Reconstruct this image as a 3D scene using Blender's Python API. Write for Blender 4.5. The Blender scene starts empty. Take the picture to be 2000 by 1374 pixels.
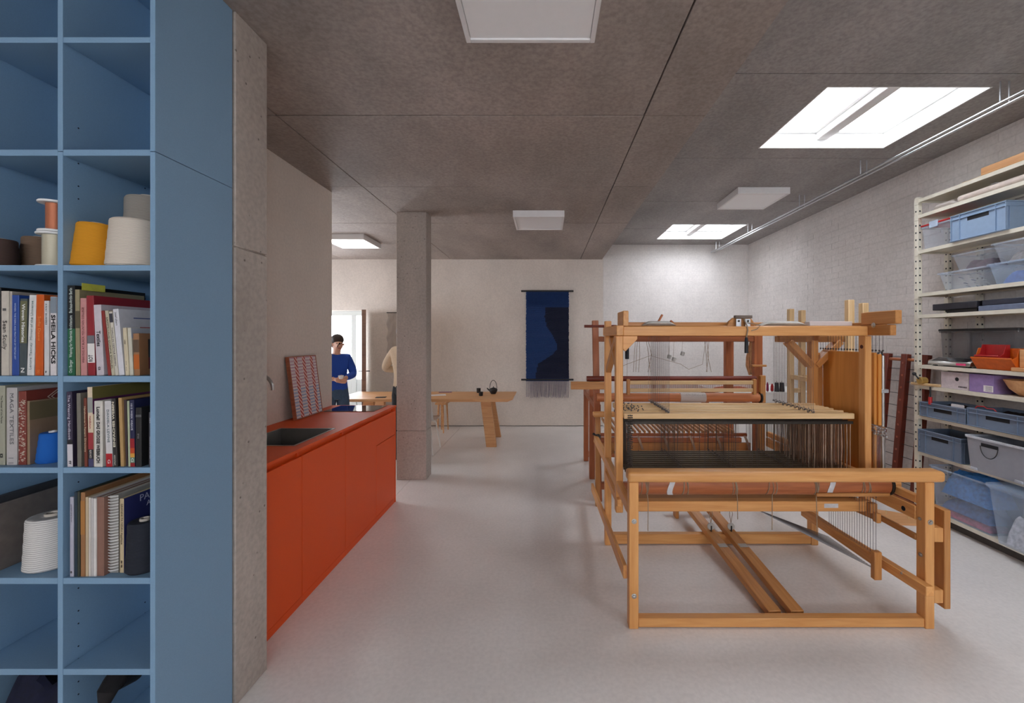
import bpy, bmesh, math, random
from mathutils import Vector, Matrix

# ---------------------------------------------------------------- camera, sky, light, exposure
scene = bpy.context.scene
COL = scene.collection
H = 1.62            # eye height
F = 820.0           # focal length in pixels of the 2000 px wide frame
cam_data = bpy.data.cameras.new("camera")
cam_data.sensor_width = 36.0
cam_data.lens = F / 2000.0 * 36.0
cam_data.shift_x = -0.033
cam_data.shift_y = -0.0135
cam_data.clip_start = 0.05
cam = bpy.data.objects.new("camera", cam_data)
cam.location = (0, 0, H)
cam.rotation_euler = (math.radians(90), 0, 0)
COL.objects.link(cam)
scene.camera = cam

world = bpy.data.worlds.new("overcast_sky")
scene.world = world
world.use_nodes = True
world.node_tree.nodes["Background"].inputs[0].default_value = (0.98, 0.98, 1.0, 1)
world.node_tree.nodes["Background"].inputs[1].default_value = 7.5

scene.view_settings.view_transform = 'Standard'
scene.view_settings.look = 'None'
scene.view_settings.exposure = 1.25
scene.view_settings.gamma = 1.0
scene.view_settings.use_curve_mapping = False
try:
    scene.cycles.use_denoising = True
    scene.cycles.max_bounces = 10
    scene.cycles.diffuse_bounces = 6
    scene.cycles.transparent_max_bounces = 24
    scene.cycles.sample_clamp_indirect = 8.0
    scene.cycles.caustics_reflective = False
    scene.cycles.caustics_refractive = False
except Exception:
    pass


def portal(name, loc, rot, sx, sy):
    """daylight through an opening: a sky portal lying in the opening"""
    l = bpy.data.lights.new(name, 'AREA')
    l.shape = 'RECTANGLE'
    l.size, l.size_y = sx, sy
    l.cycles.is_portal = True
    o = bpy.data.objects.new(name, l)
    o.location = loc
    o.rotation_euler = rot
    COL.objects.link(o)


SKY_X = (1.91, 3.04)
SKYLIGHTS = [(2.85, 3.78), (6.32, 7.26), (-0.62, 0.31), (-4.09, -3.16)]  # last opening is added behind the camera for frontal light
for (a, b) in SKYLIGHTS:
    portal("skylight_daylight", ((SKY_X[0] + SKY_X[1]) / 2, (a + b) / 2, 3.62), (0, 0, 0), SKY_X[1] - SKY_X[0], b - a)
portal("door_daylight", (-3.85, 7.84, 1.45), (math.radians(-90), 0, 0), 1.1, 1.2)
portal("side_window_daylight", (-5.66, 5.7, 1.75), (0, math.radians(-90), 0), 1.5, 1.6)

portal("added_rear_daylight", (0.2, -4.96, 2.4), (math.radians(90), 0, 0), 6.4, 0.9)  # unseen opening behind the camera, added to light the shelf fronts

# ---------------------------------------------------------------- helpers
RND = random.Random(11)
I4 = Matrix.Identity(4)
WM = {}
KIDS = {}


def T(x, y, z):
    return Matrix.Translation((x, y, z))


def wx(px, Y):      # metric x of a picture column at depth Y
    return (px - 1066.0) * Y / F


def wz(py, Y):      # metric height of a picture row at depth Y
    return H - (py - 660.0) * Y / F


def link(name, data, parent=None, M=None):
    o = bpy.data.objects.new(name, data)
    COL.objects.link(o)
    M = M.copy() if M is not None else Matrix.Identity(4)
    if parent is not None:
        o.parent = parent
        o.matrix_parent_inverse = WM[parent.name].inverted()
        KIDS.setdefault(parent.name, []).append(o)
    o.matrix_basis = M
    WM[o.name] = M
    return o


def tag(o, label=None, cat=None, group=None, kind=None):
    if label:
        o["label"] = label
    if cat:
        o["category"] = cat
    if group:
        o["group"] = group
    if kind:
        o["kind"] = kind
    return o


def thing(name, loc, label, cat, group=None):
    o = link(name, None, None, T(*loc))
    o.empty_display_size = 0.1
    return tag(o, label, cat, group)


def copy_thing(o, M, label=None, parent=None):
    """a copy of a thing with its parts and sub-parts; M moves it"""
    c = o.copy()
    COL.objects.link(c)
    if parent is None:
        c.matrix_basis = M @ WM[o.name]
        WM[c.name] = M @ WM[o.name]
        if label:
            c["label"] = label
    else:
        c.parent = parent
        WM[c.name] = M @ WM[o.name]
    for k in KIDS.get(o.name, []):
        kc = copy_thing(k, M, None, c)
        KIDS.setdefault(c.name, []).append(kc)
    return c


class MB:
    """collects shapes into one mesh"""

    def __init__(s):
        s.v, s.f, s.m = [], [], []
        s.mi = 0

    def add(s, vs, fs):
        n = len(s.v)
        s.v += [tuple(p) for p in vs]
        s.f += [tuple(i + n for i in f) for f in fs]
        s.m += [s.mi] * len(fs)
        return s

    def box(s, x0, x1, y0, y1, z0, z1, M=None):
        vs = [Vector(p) for p in ((x0, y0, z0), (x1, y0, z0), (x1, y1, z0), (x0, y1, z0),
                                  (x0, y0, z1), (x1, y0, z1), (x1, y1, z1), (x0, y1, z1))]
        if M is not None:
            vs = [M @ p for p in vs]
        return s.add(vs, [(3, 2, 1, 0), (4, 5, 6, 7), (0, 1, 5, 4), (1, 2, 6, 5), (2, 3, 7, 6), (3, 0, 4, 7)])

    def loft(s, rings, cap=True, closed=True):
        n = len(rings[0])
        vs = [p for r in rings for p in r]
        fs = []
        for i in range(len(rings) - 1):
            for j in range(n if closed else n - 1):
                k = (j + 1) % n
                fs.append((i * n + j, i * n + k, (i + 1) * n + k, (i + 1) * n + j))
        if cap:
            fs.append(tuple(reversed(range(n))))
            fs.append(tuple((len(rings) - 1) * n + j for j in range(n)))
        return s.add(vs, fs)

    def lathe(s, prof, seg=24, M=None, cap=True):
        """prof: (r, z) list, about local z"""
        rings = []
        for r, z in prof:
            ring = []
            for k in range(seg):
                a = 2 * math.pi * k / seg
                p = Vector((r * math.cos(a), r * math.sin(a), z))
                ring.append(M @ p if M is not None else p)
            rings.append(ring)
        return s.loft(rings, cap)

    def tube(s, pts, r, seg=8, cap=True):
        pts = [Vector(p) for p in pts]
        rr = r if isinstance(r, (list, tuple)) else [r] * len(pts)
        rings = []
        up = None
        for i, p in enumerate(pts):
            a = pts[max(0, i - 1)]
            b = pts[min(len(pts) - 1, i + 1)]
            t = (b - a).normalized() if (b - a).length > 1e-9 else Vector((0, 0, 1))
            if up is None:
                up = t.orthogonal().normalized()
            else:
                up = (up - t * up.dot(t))
                up = up.normalized() if up.length > 1e-6 else t.orthogonal().normalized()
            w = t.cross(up)
            rings.append([p + (up * math.cos(2 * math.pi * k / seg) + w * math.sin(2 * math.pi * k / seg)) * rr[i]
                          for k in range(seg)])
        return s.loft(rings, cap)

    def wire(s, p0, p1, r=0.0012, seg=3):
        return s.tube([p0, p1], r, seg, False)

    def ball(s, c, r, seg=10, rings=6, sc=(1, 1, 1)):
        c = Vector(c)
        prof = []
        for i in range(rings + 1):
            a = math.pi * i / rings
            prof.append((max(1e-4, r * math.sin(a)), -r * math.cos(a)))
        M = T(*c) @ Matrix.Diagonal((sc[0], sc[1], sc[2], 1))
        return s.lathe(prof, seg, M, True)

    def prism(s, poly, axis, a, b):
        """poly of 2-D points extruded along axis ('x','y','z') from a to b"""
        def pt(u, w, t):
            return {'x': (t, u, w), 'y': (u, t, w), 'z': (u, w, t)}[axis]
        n = len(poly)
        vs = [pt(u, w, a) for u, w in poly] + [pt(u, w, b) for u, w in poly]
        fs = [(j, (j + 1) % n, n + (j + 1) % n, n + j) for j in range(n)]
        fs += [tuple(reversed(range(n))), tuple(range(n, 2 * n))]
        return s.add(vs, fs)

    def mesh(s, name, mats, bevel=0.0, smooth=True, segs=1):
        me = bpy.data.meshes.new(name)
        me.from_pydata(s.v, [], s.f)
        mats = mats if isinstance(mats, (list, tuple)) else [mats]
        for m in mats:
            me.materials.append(m)
        if len(mats) > 1:
            me.polygons.foreach_set("material_index", s.m)
        bm = bmesh.new()
        bm.from_mesh(me)
        bmesh.ops.recalc_face_normals(bm, faces=bm.faces)
        if bevel > 0:
            es = [e for e in bm.edges if len(e.link_faces) == 2 and e.calc_face_angle(0) > 0.6]
            bmesh.ops.bevel(bm, geom=es, offset=bevel, offset_type='OFFSET', segments=segs, profile=0.5, affect='EDGES',
                            clamp_overlap=True)
        bm.to_mesh(me)
        bm.free()
        if smooth:
            me.polygons.foreach_set("use_smooth", [True] * len(me.polygons))
            me.set_sharp_from_angle(angle=math.radians(38))
        return me

    def build(s, name, mats, parent=None, M=None, bevel=0.0, smooth=True, segs=1):
        """shapes are given in metres in the room; the mesh is stored about its own centre"""
        if M is None:
            lo = Vector([min(p[i] for p in s.v) for i in range(3)])
            hi = Vector([max(p[i] for p in s.v) for i in range(3)])
            c = (lo + hi) / 2
            c.z = lo.z
            s.v = [tuple(Vector(p) - c) for p in s.v]
            M = T(*c)
        return link(name, s.mesh(name, mats, bevel, smooth, segs), parent, M)


def beam(name, x0, x1, y0, y1, z0, z1, mat, parent=None, bev=0.004, segs=1):
    """a straight timber; its grain runs along its longest side"""
    d = (x1 - x0, y1 - y0, z1 - z0)
    c = T((x0 + x1) / 2, (y0 + y1) / 2, (z0 + z1) / 2)
    k = d.index(max(d))
    if k == 0:
        Rm, (l, w, h) = I4, d
    elif k == 1:
        Rm, (l, w, h) = Matrix.Rotation(math.pi / 2, 4, 'Z'), (d[1], d[0], d[2])
    else:
        Rm, (l, w, h) = Matrix.Rotation(-math.pi / 2, 4, 'Y'), (d[2], d[1], d[0])
    b = MB().box(-l / 2, l / 2, -w / 2, w / 2, -h / 2, h / 2)
    return b.build(name, mat, parent, c @ Rm, bev, True, segs)


def bar(name, p0, p1, w, h, mat, parent=None, bev=0.003, up=(0, 0, 1)):
    """a timber from p0 to p1, w wide and h high"""
    p0, p1 = Vector(p0), Vector(p1)
    x = (p1 - p0).normalized()
    u = Vector(up)
    y = u.cross(x)
    y = y.normalized() if y.length > 1e-5 else x.orthogonal().normalized()
    z = x.cross(y)
    M = Matrix.Translation((p0 + p1) / 2) @ Matrix((x, y, z)).transposed().to_4x4()
    l = (p1 - p0).length
    return MB().box(-l / 2, l / 2, -w / 2, w / 2, -h / 2, h / 2).build(name, mat, parent, M, bev)


def rod(name, p0, p1, r, mat, parent=None, seg=20):
    """a round bar from p0 to p1 with its grain along it"""
    p0, p1 = Vector(p0), Vector(p1)
    x = (p1 - p0).normalized()
    y = x.orthogonal().normalized()
    z = x.cross(y)
    M = Matrix.Translation((p0 + p1) / 2) @ Matrix((x, y, z)).transposed().to_4x4()
    l = (p1 - p0).length
    b = MB()
    rings = [[(xx, rr * math.cos(2 * math.pi * k / seg), rr * math.sin(2 * math.pi * k / seg)) for k in range(seg)]
             for xx, rr in ((-l / 2, r * .94), (-l / 2 + r * .06, r), (l / 2 - r * .06, r), (l / 2, r * .94))]
    b.loft(rings)
    return b.build(name, mat, parent, M)


# ---------------------------------------------------------------- materials
def srgb(*c):
    if len(c) == 1:
        c = c[0]
    out = []
    for v in c:
        v = v / 255.0
        out.append(v / 12.92 if v <= 0.04045 else ((v + 0.055) / 1.055) ** 2.4)
    return (*out, 1.0)


class NT:
    def __init__(s, name):
        s.mat = bpy.data.materials.new(name)
        s.mat.use_nodes = True
        s.t = s.mat.node_tree
        s.b = s.t.nodes["Principled BSDF"]
        s.out = s.t.nodes["Material Output"]

    def n(s, kind, **kw):
        nd = s.t.nodes.new(kind)
        for k, v in kw.items():
            if k.startswith("i_"):
                key = k[2:]
                nd.inputs[int(key) if key.isdigit() else key.replace("_", " ")].default_value = v
            else:
                setattr(nd, k, v)
        return nd

    def l(s, a, b):
        s.t.links.new(a, b)

    def ramp(s, src, stops):
        r = s.n("ShaderNodeValToRGB")
        e = r.color_ramp.elements
        while len(e) < len(stops):
            e.new(0.5)
        for el, (p, c) in zip(e, stops):
            el.position = p
            el.color = c
        s.l(src, r.inputs[0])
        return r.outputs[0]

    def bump(s, src, strength, dist):
        bp = s.n("ShaderNodeBump")
        bp.inputs["Strength"].default_value = strength
        bp.inputs["Distance"].default_value = dist
        s.l(src, bp.inputs["Height"])
        s.l(bp.outputs[0], s.b.inputs["Normal"])


def mul(c, k):
    return (c[0] * k, c[1] * k, c[2] * k, 1.0)


def plain(name, c, rough=0.6, metal=0.0, var=0.12, scale=30.0, bump=0.05, spec=0.5):
    """a painted, moulded or woven surface with a faint mottle"""
    t = NT(name)
    tc = t.n("ShaderNodeTexCoord")
    no = t.n("ShaderNodeTexNoise")
    no.inputs["Scale"].default_value = scale
    no.inputs["Detail"].default_value = 3
    t.l(tc.outputs["Object"], no.inputs["Vector"])
    t.l(t.ramp(no.outputs[0], [(0.3, mul(c, 1 - var)), (0.7, mul(c, 1 + var))]), t.b.inputs["Base Color"])
    t.b.inputs["Roughness"].default_value = rough
    t.b.inputs["Metallic"].default_value = metal
    t.b.inputs["Specular IOR Level"].default_value = spec
    if bump:
        t.bump(no.outputs[0], bump, 0.002)
    return t.mat


def wood(name, c1, c2, rough=0.45, scale=1.0, spec=0.4):
    """timber: grain along local x, every piece with its own figure"""
    t = NT(name)
    tc = t.n("ShaderNodeTexCoord")
    oi = t.n("ShaderNodeObjectInfo")
    mp = t.n("ShaderNodeMapping")
    mp.inputs["Scale"].default_value = (1.6 * scale, 22 * scale, 22 * scale)
    va = t.n("ShaderNodeVectorMath", operation='SCALE')
    cx = t.n("ShaderNodeCombineXYZ")
    for i in range(3):
        t.l(oi.outputs["Random"], cx.inputs[i])
    t.l(cx.outputs[0], va.inputs[0])
    va.inputs["Scale"].default_value = 37.0
    t.l(tc.outputs["Object"], mp.inputs[0])
    t.l(va.outputs[0], mp.inputs["Location"])
    no = t.n("ShaderNodeTexNoise")
    no.inputs["Scale"].default_value = 2.0
    no.inputs["Detail"].default_value = 6
    no.inputs["Distortion"].default_value = 0.6
    t.l(mp.outputs[0], no.inputs["Vector"])
    col = t.ramp(no.outputs[0], [(0.25, c1), (0.75, c2)])
    hs = t.n("ShaderNodeHueSaturation")
    mr = t.n("ShaderNodeMapRange")
    mr.inputs[3].default_value = 0.88
    mr.inputs[4].default_value = 1.1
    t.l(oi.outputs["Random"], mr.inputs[0])
    t.l(mr.outputs[0], hs.inputs["Value"])
    t.l(col, hs.inputs["Color"])
    t.l(hs.outputs[0], t.b.inputs["Base Color"])
    t.b.inputs["Roughness"].default_value = rough
    t.b.inputs["Specular IOR Level"].default_value = spec
    t.bump(no.outputs[0], 0.08, 0.002)
    return t.mat


def concrete(name, c, holes=True, streak=(1, 1, 0.25), rough=0.75, contrast=1.0):
    t = NT(name)
    geo = t.n("ShaderNodeNewGeometry")
    mp = t.n("ShaderNodeMapping")
    mp.inputs["Scale"].default_value = streak
    t.l(geo.outputs["Position"], mp.inputs[0])
    n1 = t.n("ShaderNodeTexNoise")
    n1.inputs["Scale"].default_value = 1.7
    n1.inputs["Detail"].default_value = 7
    n1.inputs["Roughness"].default_value = 0.6
    t.l(mp.outputs[0], n1.inputs["Vector"])
    n2 = t.n("ShaderNodeTexNoise")
    n2.inputs["Scale"].default_value = 45
    n2.inputs["Detail"].default_value = 5
    t.l(geo.outputs["Position"], n2.inputs["Vector"])
    k = 0.22 * contrast
    a = t.ramp(n1.outputs[0], [(0.28, mul(c, 1 - k)), (0.72, mul(c, 1 + k))])
    b = t.ramp(n2.outputs[0], [(0.3, (1 - .3 * contrast,) * 3 + (1,)), (0.65, (1.08, 1.08, 1.08, 1))])
    mx = t.n("ShaderNodeMix", data_type='RGBA', blend_type='MULTIPLY')
    mx.inputs[0].default_value = 0.6
    t.l(a, mx.inputs[6])
    t.l(b, mx.inputs[7])
    col = mx.outputs[2]
    if holes:
        vo = t.n("ShaderNodeTexVoronoi")
        vo.inputs["Scale"].default_value = 16
        t.l(geo.outputs["Position"], vo.inputs["Vector"])
        hr = t.ramp(vo.outputs["Distance"], [(0.06, (0.25, 0.24, 0.23, 1)), (0.11, (1, 1, 1, 1))])
        m2 = t.n("ShaderNodeMix", data_type='RGBA', blend_type='MULTIPLY')
        m2.inputs[0].default_value = 0.8
        t.l(col, m2.inputs[6])
        t.l(hr, m2.inputs[7])
        col = m2.outputs[2]
    t.l(col, t.b.inputs["Base Color"])
    t.b.inputs["Roughness"].default_value = rough
    t.bump(n2.outputs[0], 0.12, 0.003)
    return t.mat


def yarn(name, c, rough=0.8, lines=260.0, k=0.25, metal=0.0):
    """thread wound round a core: fine level turns"""
    t = NT(name)
    tc = t.n("ShaderNodeTexCoord")
    wv = t.n("ShaderNodeTexWave", wave_type='BANDS', bands_direction='Z')
    wv.inputs["Scale"].default_value = lines / 5.2
    wv.inputs["Distortion"].default_value = 2.5
    wv.inputs["Detail"].default_value = 2
    t.l(tc.outputs["Object"], wv.inputs["Vector"])
    t.l(t.ramp(wv.outputs[0], [(0.0, mul(c, 1 - k)), (0.7, mul(c, 1 + k * .4))]), t.b.inputs["Base Color"])
    t.b.inputs["Roughness"].default_value = rough
    t.b.inputs["Metallic"].default_value = metal
    t.bump(wv.outputs[0], 0.25, 0.002)
    return t.mat


def clear_plastic(name, c, see=0.6, rough=0.25):
    """milky see-through plastic"""
    t = NT(name)
    t.b.inputs["Base Color"].default_value = c
    t.b.inputs["Roughness"].default_value = rough
    tr = t.n("ShaderNodeBsdfTransparent")
    tr.inputs[0].default_value = (0.95, 0.97, 1, 1)
    mx = t.n("ShaderNodeMixShader")
    tc = t.n("ShaderNodeTexCoord")
    no = t.n("ShaderNodeTexNoise")
    no.inputs["Scale"].default_value = 8
    t.l(tc.outputs["Object"], no.inputs["Vector"])
    mr = t.n("ShaderNodeMapRange")
    mr.inputs[3].default_value = max(0, see - .08)
    mr.inputs[4].default_value = min(1, see + .08)
    t.l(no.outputs[0], mr.inputs[0])
    t.l(mr.outputs[0], mx.inputs[0])
    t.l(t.b.outputs[0], mx.inputs[1])
    t.l(tr.outputs[0], mx.inputs[2])
    t.l(mx.outputs[0], t.out.inputs[0])
    return t.mat


M_CEIL = concrete("ceiling_concrete", srgb(160, 149, 142), False, (0.8, 0.35, 1), 0.7, 1.35)
M_CEIL2 = concrete("ceiling_concrete_cool_light", srgb(156, 152, 150), False, (0.8, 0.35, 1), 0.6, 1.35)  # same concrete; the cooler tint paints in the hall's lighting
M_PILLAR = concrete("pillar_concrete", srgb(176, 166, 157), True, (1.2, 1.2, 0.4), 0.8, 0.85)
M_PLASTER = concrete("plaster", srgb(216, 206, 196), False, (1, 1, 0.6), 0.85, 0.35)
M_KWALL = concrete("kitchen_plaster", srgb(222, 212, 202), False, (1, 1, 0.6), 0.85, 0.25)
M_FLOOR = concrete("poured_floor", srgb(226, 222, 218), False, (1, 1, 1), 0.26, 0.25)
M_WHITEBRICK = concrete("white_painted_brick", srgb(222, 217, 213), False, (1, 1, 1), 0.7, 0.35)
M_WHITEBRICK2 = concrete("white_brick_dim_tone", srgb(208, 202, 198), False, (1, 1, 1), 0.75, 0.5)  # same whitewash, darkened to carry the right wall's weaker light
M_MORTAR2 = concrete("white_mortar_dim_tone", srgb(202, 196, 192), False, (1, 1, 1), 0.8, 0.5)  # joint colour of that wall, darkened for the weaker light too
M_MORTAR = concrete("white_painted_mortar", srgb(218, 213, 209), False, (1, 1, 1), 0.8, 0.35)
M_WHITE = plain("white_paint", srgb(235, 235, 233), 0.5, var=0.02)
M_LAMPCASE = plain("lamp_case_white", srgb(225, 223, 222), 0.5, var=0.02)
M_DIFF = plain("lamp_diffuser", srgb(240, 240, 240), 0.35, var=0.01, bump=0)
M_STEEL = plain("brushed_steel", srgb(190, 188, 184), 0.28, 1.0, var=0.06)
M_GALV = plain("galvanised_steel", srgb(205, 208, 212), 0.3, 1.0, var=0.06)
M_DARKSTEEL = plain("dark_steel", srgb(70, 66, 62), 0.4, 1.0, var=0.1)
M_BLACK = plain("black_plastic", srgb(28, 28, 30), 0.5, var=0.1)
M_BLUE = plain("blue_laminate", srgb(124, 158, 186), 0.55, var=0.04, scale=300, bump=0.04)
M_HOLE = plain("drilled_hole", srgb(12, 22, 34), 0.9)
M_ORANGE = plain("orange_red_laminate", srgb(224, 82, 14), 0.5, var=0.06, scale=400, bump=0.05)
M_BEECH = wood("beech", srgb(206, 142, 80), srgb(228, 170, 106), 0.4)
M_BEECHD = wood("aged_beech", srgb(178, 118, 64), srgb(206, 148, 88), 0.4)
M_REDWOOD = wood("red_brown_wood", srgb(142, 78, 44), srgb(178, 106, 64), 0.45)
M_PINE = wood("pale_pine", srgb(205, 168, 118), srgb(228, 196, 150), 0.5)
M_MAHOG = wood("mahogany", srgb(88, 34, 22), srgb(120, 50, 32), 0.45)
M_OAK = wood("oak", srgb(196, 140, 92), srgb(222, 172, 122), 0.5)
M_PLY = wood("orange_plywood", srgb(200, 128, 52), srgb(222, 150, 70), 0.45, 0.5)
M_RACK = plain("cream_enamel", srgb(214, 208, 192), 0.45, var=0.04)
# ---------------------------------------------------------------- the room
CZ, CZ2 = 3.053, 3.324      # main slab, hall slab
XR, YB = 3.70, 7.68         # right wall, back wall
XSTEP = 1.03

fl = MB().box(-5.6, -1.542, -5, 7.9, -0.2, 0).build("floor", M_FLOOR, None, I4, smooth=False)
tag(fl, kind="structure")
f2 = MB().box(-1.538, 3.9, -5, 7.9, -0.2, 0).build("floor", M_FLOOR, None, I4, smooth=False)
tag(f2, kind="structure")
tag(MB().box(-1.55, -1.53, -5, 7.9, -0.2, -0.012).build("trim_1", plain("joint_sealant", srgb(120, 116, 112), 0.8), None, I4), kind="structure")

ce = MB().box(-5.7, XSTEP, -5.1, 8, CZ + 0.02, CZ + 0.7).build("ceiling", M_CEIL, None, I4, smooth=False)
tag(ce, kind="structure")


def minus(rects, cut):
    out = []
    cx0, cx1, cy0, cy1 = cut
    for (x0, x1, y0, y1) in rects:
        if cx1 <= x0 or cx0 >= x1 or cy1 <= y0 or cy0 >= y1:
            out.append((x0, x1, y0, y1))
            continue
        a, b = max(x0, cx0), min(x1, cx1)
        if x0 < a:
            out.append((x0, a, y0, y1))
        if b < x1:
            out.append((b, x1, y0, y1))
        if y0 < cy0:
            out.append((a, b, y0, cy0))
        if cy1 < y1:
            out.append((a, b, cy1, y1))
    return out


YJ = [-5.0, -3.67, -2.395, -1.12, 0.155, 1.43, 2.707, 3.982, 5.25, 6.54, YB + 0.1]
XJ = [-5.6, -3.7, -1.735, 0.634, XSTEP]
for i in range(len(YJ) - 1):
    for j in range(len(XJ) - 1):
        g = 0.004
        b = MB().box(XJ[j] + g, XJ[j + 1] - (g if j < 3 else 0), YJ[i] + g, YJ[i + 1] - g, CZ + RND.uniform(-.002, .002), CZ + 0.03)
        b.build("panel", M_CEIL, ce, I4, 0.002, False)
hole = [(SKY_X[0], SKY_X[1], a, b) for a, b in SKYLIGHTS]
back = [(XSTEP, 3.9, -5.1, 8.0)]
for h in hole:
    back = minus(back, h)
b = MB()
for (x0, x1, y0, y1) in back:
    b.box(x0, x1, y0, y1, CZ2 + 0.02, CZ2 + 0.2)
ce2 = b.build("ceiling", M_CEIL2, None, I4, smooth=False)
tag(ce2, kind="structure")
for i in range(len(YJ) - 1):
    rs = [(XSTEP, 3.72, YJ[i] + .004, YJ[i + 1] - .004)]
    for h in hole:
        rs = minus(rs, h)
    b = MB()
    for r in rs:
        b.box(*r, CZ2, CZ2 + 0.03)
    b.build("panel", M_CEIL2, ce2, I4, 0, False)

# skylights: white reveal, frame, two sashes with panes
M_GLASS = clear_plastic("window_glass", (0.9, 0.95, 1, 1), 0.93, 0.05)
for n, (a, c) in enumerate(SKYLIGHTS):
    x0, x1 = SKY_X
    w = link("window_%d" % (n + 1), None, None, T((x0 + x1) / 2, (a + c) / 2, CZ2))
    tag(w, kind="structure")
    t = .012
    b = MB()
    b.box(x0, x0 + t, a, c, CZ2 + .001, CZ2 + .34).box(x1 - t, x1, a, c, CZ2 + .001, CZ2 + .34)
    b.box(x0 + t, x1 - t, a, a + t, CZ2 + .001, CZ2 + .34).box(x0 + t, x1 - t, c - t, c, CZ2 + .001, CZ2 + .34)
    b.build("reveal", M_WHITE, w, None, 0, False)
    xm = (x0 + x1) / 2
    b = MB().box(xm - .05, xm + .05, a + t, c - t, CZ2 + .07, CZ2 + .22)
    b.build("mullion", M_LAMPCASE, w, None, .006)
    for (s0, s1) in ((x0 + t, xm - .05), (xm + .05, x1 - t)):
        b = MB()
        fz0, fz1, fw = CZ2 + .13, CZ2 + .2, .035
        b.box(s0, s0 + fw, a + t, c - t, fz0, fz1).box(s1 - fw, s1, a + t, c - t, fz0, fz1)
        b.box(s0 + fw, s1 - fw, a + t, a + t + fw, fz0, fz1).box(s0 + fw, s1 - fw, c - t - fw, c - t, fz0, fz1)
        sash = b.build("sash", M_WHITE, w, None, .004)
        MB().box(s0 + fw, s1 - fw, a + t + fw, c - t - fw, fz0 + .03, fz0 + .036).build("pane", M_GLASS, sash)

# right wall of whitewashed brick
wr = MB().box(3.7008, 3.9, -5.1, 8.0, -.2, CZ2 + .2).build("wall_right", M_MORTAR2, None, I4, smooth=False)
tag(wr, kind="structure")
CH, BL = 0.0767, 0.25
slots = []
nc = int(CZ2 / CH)
for r in range(nc + 1):
    z0 = r * CH
    z1 = min(z0 + CH - .008, CZ2 - .002)
    if z1 - z0 < .02:
        continue
    y = YB - .004 - (BL / 2 if r % 2 else 0)
    ends = [YB - .004]
    while y > 1.0:
        if y < ends[-1] - .05:
            ends.append(y)
        y -= BL
    for k in range(len(ends) - 1):
        slots.append((ends[k + 1] + .007, ends[k], z0, z1))


def in_frame(Y, z):
    return abs((3.7 * F / Y) + 1066 - 1000) < 1000 and abs((H - z) * F / Y + 660 - 687) < 687


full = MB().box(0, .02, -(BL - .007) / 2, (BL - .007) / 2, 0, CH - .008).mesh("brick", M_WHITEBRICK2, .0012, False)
seen = sorted([s for s in slots if in_frame(s[0], s[2]) and s[1] - s[0] > .2 and s[3] - s[2] > .05
               and not (s[0] < 3.85 and s[2] < 2.45)], key=lambda s: s[0])[:300]
seenset = set(seen)
for (y0, y1, z0, z1) in seen:
    link("brick", full, wr, T(3.6995 + RND.uniform(-.0015, .001), (y0 + y1) / 2, z0))
b = MB()
for s in slots:
    if s not in seenset:
        d = RND.uniform(-.0015, .001)
        b.box(3.6995 + d, 3.72, *s)
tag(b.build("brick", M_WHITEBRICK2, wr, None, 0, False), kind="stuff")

# back wall: plaster bay and whitewashed brick bay
DX0, DX1, DZ = -4.42, -3.29, 2.12
b = MB()
b.box(-5.7, DX0, YB, YB + .3, .012, CZ + .03).box(DX1, XSTEP + .02, YB, YB + .3, .012, CZ + .03)
b.box(DX0, DX1, YB, YB + .3, DZ, CZ + .03)
tag(b.build("wall_back", M_PLASTER, None, I4, smooth=False), kind="structure")
tag(MB().box(-5.7, XSTEP, YB + .03, YB + .3, -.05, .02).build("gap_shade_strip", plain("shadow_gap", srgb(60, 56, 52), .9), None, I4), kind="structure")  # dark strip, painted shade in the gap under the plaster
wb = MB().box(XSTEP + .021, 3.9, YB + .0016, YB + .3, -.2, CZ2 + .2).build("wall_back_brick", M_MORTAR, None, I4, smooth=False)
tag(wb, kind="structure")
b = MB()
for r in range(nc + 1):
    z0 = r * CH
    z1 = min(z0 + CH - .008, CZ2 - .002)
    if z1 - z0 < .02:
        continue
    x = XSTEP + .03 - (BL / 2 if r % 2 else 0)
    while x < XR:
        a, c = max(x, XSTEP + .03), min(x + BL - .01, XR - .002)
        if c - a > .03:
            b.box(a, c, YB + RND.uniform(-.0015, .0015), YB + .02, z0, z1)
        x += BL
tag(b.build("brick", M_WHITEBRICK, wb, None, 0, False), kind="stuff")

# left side, street side and the wall behind the shelving
b = MB()
b.box(-5.8, -5.5, -5.1, 4.9, -.2, 3.2).box(-5.8, -5.5, 6.5, 8, -.2, 3.2)
b.box(-5.8, -5.5, 4.9, 6.5, -.2, 1.0).box(-5.8, -5.5, 4.9, 6.5, 2.5, 3.2)
tag(b.build("wall_left", M_PLASTER, None, I4, smooth=False), kind="structure")
b = MB().box(-5.8, -3.0, -5.2, -4.9, -.2, 3.6).box(3.4, 3.9, -5.2, -4.9, -.2, 3.6)
b.box(-3.0, 3.4, -5.2, -4.9, -.2, 1.95).box(-3.0, 3.4, -5.2, -4.9, 2.85, 3.6)
tag(b.build("wall_street", M_PLASTER, None, I4, smooth=False), kind="structure")
tag(MB().box(-5.6, -1.72, 1.845, 2.0, 0, CZ).build("wall_shelving", M_PLASTER, None, I4, smooth=False), kind="structure")
tag(MB().box(-2.26, -2.11, 2.0, 4.14, 0, CZ).build("wall_kitchen", M_KWALL, None, I4, smooth=False), kind="structure")
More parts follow.
